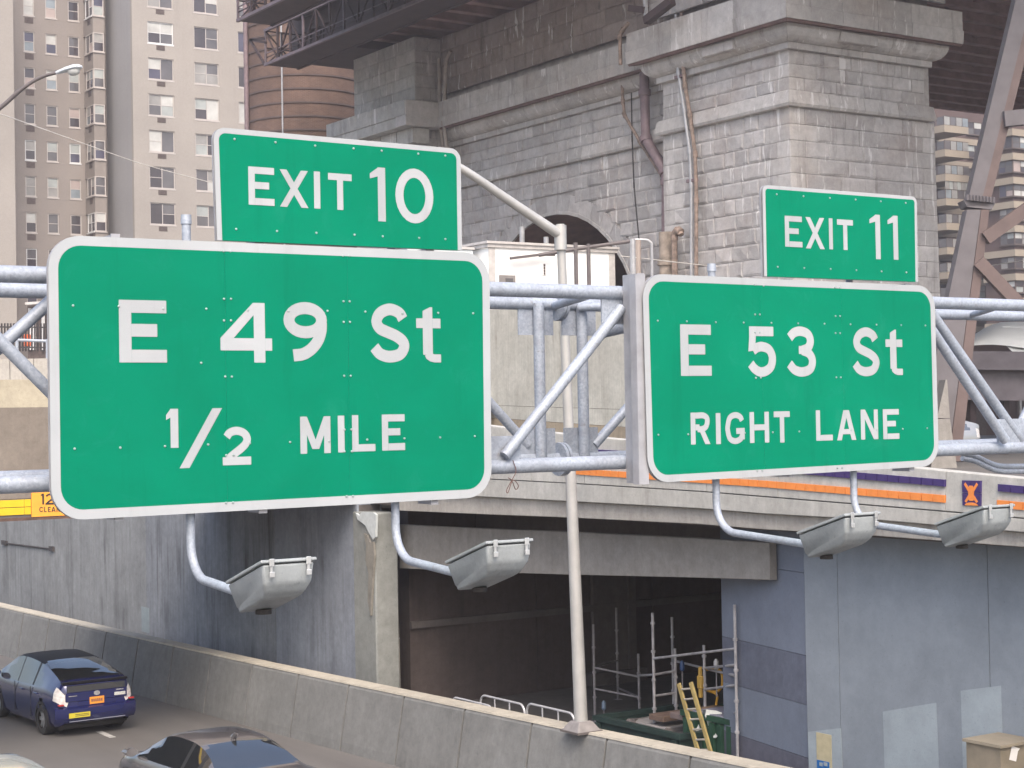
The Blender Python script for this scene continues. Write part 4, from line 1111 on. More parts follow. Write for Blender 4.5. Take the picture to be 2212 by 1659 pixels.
# ---- second pier, farther along
p2 = thing('stone_pier', 'farther granite pier with pale blocks and projecting ledge, beside the brick tower', 'pier', (42.6, YP2, 4))
X2 = 42.6
PALE_G = granite('granite_pale', (.42, .415, .40), (.36, .33, .29))
k = 0; z = 25.2
while z > ZSL1 + .2:
    a = YP2
    while a < YP2e-.1:
        e = min(YP2e, a + random.uniform(.7, 1.5))
        block(p2, 'X', X2, a, e, z-.62, z, .02, PALE_G); a = e
    z -= .62
MB().box(X2+.1, 50, YP2+.05, YP2e, 8, 25.2).build('core', MORT, p2)
zf_ = 25.2
while zf_ > 9.6:
    a = X2+.02
    while a < XRW+.2:
        e = min(XRW+.2, a+random.uniform(.7, 1.3)); block(p2, 'Y', YP2, a, e, zf_-.62, zf_, .03, GRAN); a = e
    zf_ -= .62
for i in range(5):
    y0, y1 = lerp(YP2-.9, YP2e+1, i/5), lerp(YP2-.9, YP2e+1, (i+1)/5)
    MB().cbox(X2-1.15, X2+.4, y0+.008, y1-.008, ZSL0+.5, ZSL1, .015).build('ledge_stone', PALE_G, p2)
    MB().cbox(X2-1.10, X2+.4, y0+.008, y1-.008, ZSL0, ZSL0+.49, .015).build('ledge_stone', PALE_G, p2)
    MB().cbox(X2-.55, X2+.4, y0+.3, y1+.2, ZSL0-.75, ZSL0-.02, .015).build('bed_stone', PALE_G, p2)
MB().cbox(X2-1.12, XRW+.1, YP2-.95, YP2+.05, ZSL0+.01, ZSL1-.01, .02).build('end_stone', GRAN, p2)
for zz in range(9, 20):
    a = YP2
    while a < YP2e-.1:
        e = min(YP2e, a + random.uniform(.9, 1.5)); block(p2, 'X', X2, a, e, zz*.95+.9, (zz+1)*.95+.9, .03, GRAN); a = e

# ---- pipes and conduits on the masonry
RUST = plain('rusty_pipe', (.22, .165, .135), .8, 0, .5, 5, .2)
GPIPE = plain('grey_conduit', (.34, .345, .36), .5, .2, .2, 4)
PPIPE = plain('painted_downpipe', (.16, .115, .125), .6, 0, .25, 3)
def z4(zx, zy): return (1328.3 + .33334*zx, .33334*zy)
def z3(zx, zy): return (948.8 + .33334*zx, .33334*zy)
def pipe(name, label, pts, zf, X, r, mat, coll=()):
    P = [onX(*zf(*q), X) for q in pts]
    root = thing(name, label, 'pipe', P[-1])
    MB().tube(P, r, 10).build('run', mat, root, True)
    for i in range(1, len(P)-1):
        d = (P[i+1]-P[i-1]).normalized(); MB().tube([P[i]-d*.12, P[i]+d*.12], r*1.28, 10).build('coupling', mat, root, True)
    for c in coll:
        q = onX(*zf(*c), X); MB().box(q.x-.05, q.x+.12, q.y-.28, q.y+.28, q.z-.06, q.z+.06).build('clamp', PPIPE, root)
    return root
pipe('conduit', 'long grey conduit climbing the big stone pier', [(397, -60), (395, 200), (412, 470), (450, 720), (485, 980), (496, 1200), (497, 1900)], z4, XP1-.35, .07, GPIPE, [(420, 495), (497, 1170)])
pipe('rusty_pipe', 'long rust streaked pipe climbing the big stone pier beside the grey conduit', [(432, -60), (432, 300), (455, 560), (485, 740), (520, 1000), (527, 1300), (527, 1900)], z4, XP1-.33, .08, RUST)
pipe('downpipe', 'thick dark purple downpipe in the angle between pier and arch wall', [(188, 385), (192, 600), (200, 900), (325, 1110), (335, 1180), (332, 1900)], z4, XP1+.35, .21, PPIPE)
pipe('rusty_pipe', 'thin rusty pipe bending over the arch wall into the angle', [(35, 210), (45, 500), (52, 660), (62, 745), (165, 925), (330, 1180)], z4, XRW-.5, .07, RUST)
pipe('drain_pipe', 'rusty pipe with a hooked top at the foot of the pier', [(430, 1522), (418, 1497), (398, 1500), (386, 1540), (388, 1900)], z4, XP1-.5, .12, RUST)
pipe('boxed_duct', 'wide rust stained duct at the foot of the pier beside the downpipe', [(330, 1505), (335, 1700), (335, 1900)], z4, XP1-.3, .30, plain('stained_duct', (.24, .20, .165), .8, 0, .4, 3))
pipe('conduit', 'pair of tan conduits bent down the far end of the arch wall', [(75, 330), (45, 390), (35, 640), (30, 800), (50, 960), (60, 1100)], z3, XRW-.9, .10, plain('tan_conduit', (.27, .235, .21), .6, 0, .2, 3))
pipe('conduit', 'slim tan conduit left of the pair on the far end of the arch wall', [(0, 380), (2, 600), (8, 800), (30, 1000), (40, 1100)], z3, XRW-.8, .09, plain('tan_conduit', (.27, .235, .21), .6, 0, .2, 3))
pipe('cable', 'thin black cable hanging down the arch wall', [(1245, 600), (1250, 900), (1262, 1200), (1295, 1560)], z3, XRW-.5, .03, BLACK)
pipe('rusty_pipe', 'short rusty bracket pipe high on the wall beside the pier', [(1225, 150), (1185, 200), (1170, 240), (1175, 420)], z3, XRW-1.9, .08, RUST)
# steel bracket near the top
sb = thing('steel_bracket', 'dark steel bracket and strut near the top of the stone wall', 'bracket', onX(1400, 30, XP1-1.9))
MB().bar(onX(1396, 45, XP1-1.9), onX(1452, 2, XP1-1.9), .3, .3).build('strut', STEEL, sb); MB().bar(onX(1362, 18, XP1-1.9), onX(1395, 22, XP1-1.9), .25, .25).build('plate', STEEL, sb)
MB().bar(onX(1395, 35, XP1-1.9), onX(1393, -40, XP1-1.9), .12, .12).build('post', GPIPE, sb)

# ---- steel deck overhead
ZD = 25.4
dk_ = thing('bridge_deck', 'dark purple steel underside of the bridge deck above the stone piers', 'bridge', (60, 55, ZD))
DECKLIT = plain('deck_brown_lit', (.26, .165, .155), .8, 0, .3, 1.0, .1)  # brightened brown: flare light on the underside put into the colour
DX0, DX1, DY0, DY1 = 40.0, 120, 31, 76.0
MB().box(DX0, DX1, DY0, DY1, ZD+1.0, ZD+1.6).build('deck_plate', DECKLIT, dk_)
n = 26
for i in range(n):
    y = lerp(DY0+.3, DY1-.3, i/(n-1))
    MB().box(DX0+.1, DX1, y-.09, y+.09, ZD+.28, ZD+1.0).box(DX0+.1, DX1, y-.22, y+.22, ZD+.20, ZD+.28).build('floor_beam', DECKLIT, dk_)
for i in range(14):
    x = lerp(DX0+.4, DX1-2, i/13)
    MB().box(x-.14, x+.14, DY0, DY1, ZD+.55, ZD+.99).build('stringer', DECKLIT, dk_)
MB().box(DX0-.3, DX0+.1, DY0, DY1, ZD-.1, ZD+2.4).build('edge_girder', STEEL, dk_)

def catwalk(label, uE, vE, X, w, h, length, rail=True):
    e = onX(uE, vE, X); y1 = e.y; z0 = e.z; y0 = y1 - length
    root = thing('steel_catwalk', label, 'catwalk', (X, y1, z0))
    MB().box(X+.04, X+w-.04, y0, y1-.02, z0, z0+.10).build('floor_plate', STEEL, root)
    for dx in (0, w):
        for dz in (0, h):
            MB().box(X+dx-.07, X+dx+.07, y0, y1, z0+dz-.07+.02, z0+dz+.07+.02).build('chord', STEEL_L if dx == 0 else STEEL, root)
        MB().box(X+dx-.02, X+dx+.02, y0, y1, z0+h*.32, z0+h*.32+.05).build('guard_rail', STEEL_L if dx == 0 else STEEL, root)
        MB().box(X+dx-.02, X+dx+.02, y0, y1, z0+h*.2, z0+h*.2+.04).build('guard_rail', STEEL, root)
        nb = int(length/1.35); 
        for k in range(nb+1):
            y = lerp(y1-.08, y0, k/nb)
            MB().box(X+dx-.05, X+dx+.05, y-.05, y+.05, z0, z0+h).build('post', STEEL_L if (dx == 0 and k % 3 == 0) else STEEL, root)
            if k < nb:
                yn = lerp(y1-.08, y0, (k+1)/nb)
                a, b = (0, h) if k % 2 else (h, 0)
                MB().bar((X+dx, y, z0+a), (X+dx, yn, z0+b), .05, .09, (1, 0, 0)).build('lattice_bar', STEEL, root)
    for a, b in (((0, 0), (w, h)), ((w, 0), (0, h)), ((0, h*.5), (w, h*.5)), ((0, h), (w, h)), ((w*.5, 0), (w*.5, h))):
        MB().bar((X+a[0], y1-.05, z0+a[1]), (X+b[0], y1-.05, z0+b[1]), .06, .08, (0, 1, 0)).build('end_brace', STEEL, root)
    MB().box(X+w+.03, X+w+.05, y0, y1-.1, z0+.05, z0+h*.8).build('mesh_panel', STEEL, root)
    # roof ties up to the deck
    for k in range(4):
        y = lerp(y1-2, y0+2, k/3)
        for dx in (0, w): MB().bar((X+dx, y, z0+h), (X+dx+.2, y, ZD+1.2), .08, .08).build('hanger', STEEL, root)
    return root
catwalk('long latticed steel catwalk hanging under the bridge, nearer the stone wall', 573, 141, 38.0, 1.85, 1.75, 20)
c2 = catwalk('latticed steel catwalk at the upper left, overlapping the apartment block', 513, 46, 33.0, 1.7, 1.9, 16)
MB().box(32.6, 38.0, 54, 71.5, 27.2, 27.6).box(38.002, 40.0, 54, 80, 27.2, 27.6).build('soffit_plate', STEEL, dk_)
MB().box(35.0, 38.0, 55, 71.4, 26.6, 27.19).build('side_girder', STEEL, dk_)
MB().box(40.02, 52, 76.05, 81.0, 25.2, 27.6).build('approach_soffit', STEEL, dk_)
# triangular bracket on the catwalk end
q = onX(573, 141, 38.0); tb = thing('steel_outrigger', 'triangular steel outrigger frame at the end of the catwalk', 'bracket', q)
a = onX(540, 86, 38.0); b = onX(574, 84, 38.0); c = onX(600, 140, 38.0)
for s_, e_ in ((a, b), (a, q), (a, onX(575, 92, 38.0))): MB().bar(s_, e_, .10, .12).build('bar', STEEL, tb)

# ---- round brick tower
bt = thing('brick_tower', 'round brown brick tower with darker brick bands under the catwalk', 'tower', dep(668, 700, 99))
cen = dep(668, 829, 99); rad = 128*99/3700
def brickmat():
    m, t, p = nodes('brown_brick')
    g = mk(t, 'ShaderNodeNewGeometry'); sx = mk(t, 'ShaderNodeSeparateXYZ'); t.links.new(g.outputs['Position'], sx.inputs[0])
    dx = mk(t, 'ShaderNodeMath', operation='SUBTRACT'); t.links.new(sx.outputs[0], dx.inputs[0]); dx.inputs[1].default_value = cen.x
    dy = mk(t, 'ShaderNodeMath', operation='SUBTRACT'); t.links.new(sx.outputs[1], dy.inputs[0]); dy.inputs[1].default_value = cen.y
    at = mk(t, 'ShaderNodeMath', operation='ARCTAN2'); t.links.new(dy.outputs[0], at.inputs[0]); t.links.new(dx.outputs[0], at.inputs[1])
    ml = mk(t, 'ShaderNodeMath', operation='MULTIPLY'); t.links.new(at.outputs[0], ml.inputs[0]); ml.inputs[1].default_value = rad
    cb = mk(t, 'ShaderNodeCombineXYZ'); t.links.new(ml.outputs[0], cb.inputs[0]); t.links.new(sx.outputs[2], cb.inputs[1])
    b = mk(t, 'ShaderNodeTexBrick'); t.links.new(cb.outputs[0], b.inputs['Vector'])
    b.inputs['Scale'].default_value = 1; b.inputs['Brick Width'].default_value = .21; b.inputs['Row Height'].default_value = .07; b.inputs['Mortar Size'].default_value = .006
    b.inputs['Color1'].default_value = (.135, .078, .056, 1); b.inputs['Color2'].default_value = (.10, .056, .042, 1); b.inputs['Mortar'].default_value = (.17, .135, .115, 1)
    c = mix(t, b.outputs['Color'], ramp(t, noise(t, .8, 6, .6), [(.3, grey(.7)), (.7, grey(1.15))]), .8, 'MULTIPLY')
    t.links.new(c, p.inputs['Base Color']); p.inputs['Roughness'].default_value = .9; return m
BRK = brickmat()
def cyl(z0, z1, r, name, mat, par):
    rows = [[V((cen.x + r*math.cos(2*math.pi*k/56), cen.y + r*math.sin(2*math.pi*k/56), z)) for k in range(56)] for z in (z0, z1)]
    mb = MB().grid(rows, True); mb.add(rows[0], [tuple(range(56))]); mb.add(rows[1], [tuple(range(56))[::-1]]); mb.build(name, mat, par, True)
z = 8.0; pitch = .775
DKB = plain('dark_brick_band', (.085, .062, .057), .9, 0, .2, 3)
k = 0
while z < 34:
    cyl(z+.004, z+pitch-.10, rad, 'brick_course', BRK, bt); cyl(z+pitch-.10, z+pitch, rad+.05, 'brick_band', DKB, bt); z += pitch; k += 1
for u, r_, mt in ((611, .05, GPIPE), (534, .14, PPIPE)):
    q = dep(u, 300, 95.2 if u > 600 else 97.5)
    MB().tube([(q.x, q.y, 8), (q.x, q.y, 33)], r_, 10).build('pipe', mt, bt, True)
# ================================================================== apartment buildings
def zz1(zx, zy): return (.33334*zx, .33334*zy)
def stucco(name, col, var=.1):
    m, t, p = nodes(name)
    c = mix(t, [x*(1-var) for x in col], [x*(1+var) for x in col], ramp(t, noise(t, .12, 6, .65), [(.3, grey(0)), (.7, grey(1))]))
    s = ramp(t, noise(t, .8, 5, .6, (1, 1, .05)), [(.55, grey(0)), (.75, grey(.35))])
    c = mix(t, c, [x*.72 for x in col], s)
    c = mix(t, c, ramp(t, noise(t, 9, 3, .7), [(.3, grey(.9)), (.7, grey(1.05))]), .7, 'MULTIPLY')
    t.links.new(c, p.inputs['Base Color']); p.inputs['Roughness'].default_value = .9; p.inputs['Specular IOR Level'].default_value = .2
    return m
TAN = stucco('tan_brickwork', (.30, .275, .25)); TANB = stucco('brown_shade_brickwork', (.235, .208, .19)); GREYW = stucco('grey_brickwork', (.285, .28, .285))  # TANB: brown brick darkened, the recess's missing shadow put into the colour
FRAME = plain('window_frame_paint', (.40, .365, .345), .6, 0, .1, 2)
FRAMEW = plain('white_window_frame', (.56, .56, .56), .5, 0, .06, 2)
def glass(name, col, rough=.08): return plain(name, col, rough, 0, .25, .6, 0)
GL = [glass('glass_dark', (.05, .042, .048)), glass('glass_mid', (.10, .095, .10)), glass('glass_blind', (.30, .32, .31), .25), glass('glass_sky', (.19, .22, .24)), glass('glass_purple', (.06, .056, .085))]
CURT = [glass('curtain_pale', (.42, .42, .40), .5), glass('curtain_pink', (.33, .27, .25), .5), glass('curtain_grey', (.24, .235, .225), .5)]
GRILL = plain('vent_grille', (.085, .065, .06), .8, 0, .3, 9)
rb = random.Random(11)
def window(par, axis, pos, a0, a1, z0, z1, sash='double', frame=None):
    """opening on a wall facing -Y ('Y') or -X ('X')"""
    frame = frame or (FRAMEW if rb.random() < .25 else FRAME)
    f = .075
    def bx_(mb, a, b, c, d, y0, y1):
        return mb.box(a, b, pos+y0, pos+y1, c, d) if axis == 'Y' else mb.box(pos+y0, pos+y1, a, b, c, d)
    mb = MB()
    bx_(mb, a0, a0+f, z0, z1, -.05, .04); bx_(mb, a1-f, a1, z0, z1, -.05, .04); bx_(mb, a0+f, a1-f, z0, z0+f, -.06, .04); bx_(mb, a0+f, a1-f, z1-f, z1, -.05, .04)
    w_ = mb.build('window', frame, par)
    mb = MB(); bx_(mb, a0-.05, a1+.05, z0-.10, z0-.005, -.14, .02); mb.build('sill', frame, w_)
    cols = [(a0+f, a1-f)] if sash == 'single' else [(a0+f, (a0+a1)/2-.03), ((a0+a1)/2+.03, a1-f)]
    if sash != 'single':
        mb = MB(); bx_(mb, (a0+a1)/2-.03, (a0+a1)/2+.03, z0+f, z1-f, -.03, .03); mb.build('mullion', frame, w_)
    zm = (z0+z1)/2
    for (p, q) in cols:
        split = rb.random() < .75 or sash == 'single'
        parts = [(z0+f, zm-.025), (zm+.025, z1-f)] if split else [(z0+f, z1-f)]
        if split:
            mb = MB(); bx_(mb, p, q, zm-.025, zm+.025, -.02, .03); mb.build('rail', frame, w_)
        for i, (c, d) in enumerate(parts):
            mt = rb.choice(GL[:2]*4+[GL[4]]) if rb.random() < .55 else rb.choice(GL + CURT)
            if i == 1 and rb.random() < .4: mt = rb.choice([GL[2], CURT[0], CURT[2]])
            mb = MB(); bx_(mb, p, q, c, d, .0, .015); mb.build('pane', mt, w_)
    return w_
def vent(par, axis, pos, a0, a1, z0, z1):
    mb = MB()
    if axis == 'Y': mb.box(a0, a1, pos-.02, pos+.05, z0, z1)
    else: mb.box(pos-.02, pos+.05, a0, a1, z0, z1)
    v_ = mb.build('vent_grille', GRILL, par)
    for k in range(3):
        z = lerp(z0, z1, (k+.7)/3.4); mb = MB()
        if axis == 'Y': mb.box(a0+.04, a1-.04, pos-.035, pos-.022, z, z+.03)
        else: mb.box(pos-.035, pos-.022, a0+.04, a1-.04, z, z+.03)
        mb.build('slat', GRILL, v_)

q = dep(288, 300, 135.0); YA = q.y
ap = thing('apartment_block', 'tall tan brick apartment block with rows of windows at the upper left', 'building', (q.x, YA, 9))
xa = onY(287.5, 250, YA).x; YR = YA + 5.8
xb_ = onY(640, 250, YA).x; xl = onY(31, 250, YA).x; ZTOP = onY(300, -120, YA).z; Z0 = 8.5
def zr_(zy, zx=1050): return onY(*zz1(zx, zy), YA).z
PIT = (zr_(145) - zr_(1315))/5
def pierced(par, axis, pos, th, a0, a1, holes_a, rows_z, mat, name='wall_panel'):
    """wall built as piers between window columns and spandrels between rows, so that the openings are real"""
    rows_z = sorted(rows_z)
    def bx_(a, b, c, d):
        if b - a < .01 or d - c < .01: return
        (MB().box(a, b, pos, pos+th, c, d) if axis == 'Y' else MB().box(pos, pos+th, a, b, c, d)).build(name, mat, par)
    e = a0
    for (h0, h1), rz in zip(holes_a, rows_z if isinstance(rows_z[0][0], (list, tuple)) else [rows_z]*len(holes_a)):
        bx_(e, h0, Z0, ZTOP); zc_ = Z0
        for (c, d) in rz:
            bx_(h0, h1, zc_, c); zc_ = d
        bx_(h0, h1, zc_, ZTOP); e = h1
    bx_(e, a1, Z0, ZTOP)
NR = range(-1, 9)
# right, nearer wing: two columns of wide windows and one half hidden
cols = []; rows_per = []
for (c0, c1, top, h, kind) in ((962, 1128, 145, 140, 'd'), (1262, 1420, 180, 138, 'd'), (1546, 1690, 212, 134, 'd')):
    A0, A1 = onY(*zz1(c0, 600), YA).x, onY(*zz1(c1, 600), YA).x
    cols.append((A0, A1)); ztop_ = onY(*zz1((c0+c1)/2, top), YA).z; hh = ztop_ - onY(*zz1((c0+c1)/2, top+h), YA).z
    rows_per.append([(ztop_ - k*PIT - hh, ztop_ - k*PIT) for k in NR if ztop_ - k*PIT - hh > Z0+.5][::-1])
e = xa
def wing(par, axis, pos, a0, a1, cols, rows_per, mat):
    def bx_(a, b, c, d, nm='wall_panel'):
        if b - a < .01 or d - c < .01: return
        (MB().box(a, b, pos, pos+.4, c, d) if axis == 'Y' else MB().box(pos, pos+.4, a, b, c, d)).build(nm, mat, par)
    e = a0
    for (h0, h1), rz in zip(cols, rows_per):
        bx_(e, h0, Z0, ZTOP); zc_ = Z0
        for (c, d) in rz: bx_(h0, h1, zc_, c); zc_ = d
        bx_(h0, h1, zc_, ZTOP); e = h1
    bx_(e, a1, Z0, ZTOP)
wing(ap, 'Y', YA, xa, xb_, cols, rows_per, TAN)
for ci, ((h0, h1), rz) in enumerate(zip(cols, rows_per)):
    for (c, d) in rz:
        window(ap, 'Y', YA+.12, h0, h1, c, d)
        if ci == 0: vent(ap, 'Y', YA, lerp(h0, h1, .33), lerp(h0, h1, .66), c-.52, c-.14)
MB().box(xa+.3, xb_, YA+1.5, YA+14, Z0, ZTOP).build('dark_interior', GRILL, ap)
MB().box(xa, xa+.4, YA+.4, YR+.1, Z0, ZTOP).build('side_wall', GREYW, ap)
MB().box(xl-14, xl, YA, YA+12, Z0, ZTOP).build('left_wing', TAN, ap)
# recessed middle with single windows
cols = []; rows_per = []
for (c0, c1, top, h) in ((158, 228, 205, 130), (300, 372, 222, 128), (447, 518, 240, 126)):
    A0, A1 = onY(*zz1(c0, 600), YR).x, onY(*zz1(c1, 600), YR).x
    cols.append((A0, A1)); ztop_ = onY(*zz1((c0+c1)/2, top), YR).z; hh = ztop_ - onY(*zz1((c0+c1)/2, top+h), YR).z
    rows_per.append([(ztop_ - k*PIT - hh, ztop_ - k*PIT) for k in NR if ztop_ - k*PIT - hh > Z0+.5][::-1])
wing(ap, 'Y', YR, xl-.5, xa+.2, cols, rows_per, TANB)
MB().box(xl, xa, YR+1.5, YR+6, Z0, ZTOP).build('dark_interior', GRILL, ap)
for ci, ((h0, h1), rz) in enumerate(zip(cols, rows_per)):
    for (c, d) in rz:
        window(ap, 'Y', YR+.10, h0, h1, c, d, 'single')
        if ci == 0: vent(ap, 'Y', YR, lerp(h0, h1, .1), lerp(h0, h1, .9), c-.62, c-.16)
# bay with corner windows against the grey side wall
bxl, bxr = onY(203, 250, YR-2.2).x, onY(228, 250, YR-2.2).x
byf = YR - 2.2
zt0 = onY(*zz1(640, 212), byf).z; hb = zt0 - onY(*zz1(640, 335), byf).z
zc_ = Z0
rz = [(zt0 - k*PIT - hb, zt0 - k*PIT) for k in NR if zt0 - k*PIT - hb > Z0+.5][::-1]
for (c, d) in rz:
    MB().box(bxl, bxr, byf, YR, zc_, c).build('bay_spandrel', TANB, ap); zc_ = d
    window(ap, 'Y', byf+.05, bxl+.02, bxr-.05, c, d, 'single'); window(ap, 'X', bxl+.05, byf+.1, byf+1.75, c, d, 'double')
    MB().box(bxl+.3, bxr, byf+.3, YR, c, d).build('bay_interior', GRILL, ap)
    vent(ap, 'X', bxl, byf+.5, byf+1.2, c-.62, c-.16)
MB().box(bxl, bxr, byf, YR, zc_, ZTOP).build('bay_spandrel', TANB, ap)

# ---- right hand towers seen past the pier
def z6(zx, zy): return (1931.4 + .3063*zx, 169.4 + .3063*zy)
BRN = stucco('red_brown_brick', (.10, .07, .066)); BAND = stucco('beige_band', (.29, .25, .20)); RAIL = glass('rail_glass', (.25, .25, .245), .3)
D2 = 196.0
q = dep(*z6(355, 400), D2); YT = q.y; XT = q.x
t1 = thing('apartment_tower', 'red brown apartment tower with stacked beige balconies right of the pier', 'building', (q.x, YT, 5))
zt1 = onY(*z6(420, 210), YT).z + 5
xw0, xw1 = onY(*z6(-60, 300), YT+5).x, onY(*z6(720, 300), YT+5).x
MB().box(xw0, xw1, YT+5, YT+22, 5, zt1).build('wall', BRN, t1)
MB().box(onY(*z6(330, 200), YT+5).x, onY(*z6(520, 200), YT+5).x, YT+5.5, YT+9, zt1, zt1+1.2).build('roof_plant', BAND, t1)
pz = (onY(*z6(430, 335), YT).z - onY(*z6(430, 1365), YT).z)/6
ztp = onY(*z6(430, 335), YT).z
bx1 = onY(*z6(525, 400), YT).x
for k in range(0, 11):
    z1 = ztp - k*pz; z0 = z1 - .80
    if z0 < 6: break
    MB().box(XT, bx1, YT, YT+5, z0, z1).build('balcony_slab', BAND, t1)
    for i in range(4):
        a, b = lerp(XT, bx1, i/4), lerp(XT, bx1, (i+1)/4)
        MB().box(a+.05, b-.05, YT+.02, YT+.06, z1+.05, z1+.98).build('rail_panel', [RAIL, GL[1], RAIL, GL[3]][(i+k) % 4], t1)
        MB().box(a-.03, a+.03, YT+.0, YT+.08, z1, z1+1.02).build('rail_post', GRILL, t1)
    for i in range(4):
        a, b = YT + 5*i/4, YT + 5*(i+1)/4
        MB().box(XT+.02, XT+.06, a+.1, b-.05, z1+.05, z1+.98).build('rail_panel', GL[1], t1)
    MB().box(XT, bx1, YT-.0, YT+.09, z1+1.02, z1+1.08).build('hand_rail', GRILL, t1)
    MB().box(lerp(XT, bx1, .06), lerp(XT, bx1, .55), YT+4.85, YT+5.01, z1, z1+2.1).build('balcony_door', GL[0], t1)
    if k == 3:
        for i in range(6):
            a, b = lerp(XT, bx1, i/6), lerp(XT, bx1, (i+1)/6)
            MB().box(a+.04, b-.04, YT+.08, YT+.12, z1+.1, z1+2.2).build('enclosure_pane', GL[2] if i % 2 else CURT[2], t1)
    wx0, wx1 = onY(*z6(490, 400), YT+4.9).x, onY(*z6(582, 400), YT+4.9).x
    window(t1, 'Y', YT+4.9, wx0+.5, wx1+.9, z1+.35, z1+1.9, 'double', GRILL)
    MB().box(bx1-.3, xw1, YT+4.75, YT+5, z0-.15, z0+.55).build('band', BAND, t1)
q = dep(*z6(835, 500), 190.0); YU, XU = q.y, q.x
t2 = thing('apartment_tower', 'banded apartment tower with corner windows at the right edge', 'building', (XU, YU, 5))
zt2 = onY(*z6(835, 350), YU).z + 1.2; pz2 = (onY(*z6(835, 520), YU).z - onY(*z6(835, 1370), YU).z)/5
MB().box(XU+.3, XU+22, YU+.3, YU+4.5, 5, zt2).build('wall', BRN, t2)
zb0 = onY(*z6(835, 355), YU).z
for k in range(0, 14):
    z1 = zb0 - k*pz2
    if z1 < 6: break
    MB().box(XU-.15, XU+22, YU-.15, YU+4.4, z1-.75, z1).build('band', BAND, t2)
    for i in range(4):
        a = XU + .1 + 2.6*i
        window(t2, 'Y', YU+.1, a, a+2.5, z1-2.1, z1-.78, 'double', GRILL)
    window(t2, 'X', XU+.1, YU+.1, YU+2.1, z1-2.1, z1-.78, 'double', GRILL)
# ================================================================== cars
TYRE = plain('tyre_rubber', (.02, .019, .019), .85, 0, .15, 20)
RIM = plain('wheel_rim', (.36, .37, .39), .35, .6, .1, 9)
def paintmat(name, col, metal=.3):
    m, t, p = nodes(name); p.inputs['Base Color'].default_value = (*col, 1); p.inputs['Metallic'].default_value = metal
    p.inputs['Roughness'].default_value = .32; p.inputs['Coat Weight'].default_value = 1; p.inputs['Coat Roughness'].default_value = .03
    n = ramp(t, noise(t, 6, 5, .6), [(.3, grey(.16)), (.7, grey(.26))]); t.links.new(n, p.inputs['Roughness'])
    return m
def carglass(name, col=(.012, .014, .016)):
    m, t, p = nodes(name); p.inputs['Base Color'].default_value = (*col, 1); p.inputs['Roughness'].default_value = .03
    p.inputs['IOR'].default_value = 2.1; p.inputs['Specular IOR Level'].default_value = .8; return m
CGL = carglass('car_glass'); TRIM = plain('black_trim', (.015, .014, .014), .5, 0, .1, 9)
def interp(tab, s, k):
    P = [V((r[0], r[k], 0)) for r in tab]
    for i in range(len(P)-1):
        if s <= P[i+1].x or i == len(P)-2:
            a = P[max(i-1, 0)].y; b = P[i].y; c = P[i+1].y; d = P[min(i+2, len(P)-1)].y
            h = P[i+1].x - P[i].x; t = max(0, min(1, (s-P[i].x)/h))
            m0 = (c-a)/max(1e-6, (P[i+1].x - P[max(i-1, 0)].x))*h; m1 = (d-b)/max(1e-6, (P[min(i+2, len(P)-1)].x - P[i].x))*h
            return (2*t**3-3*t*t+1)*b + (t**3-2*t*t+t)*m0 + (-2*t**3+3*t*t)*c + (t**3-t*t)*m1
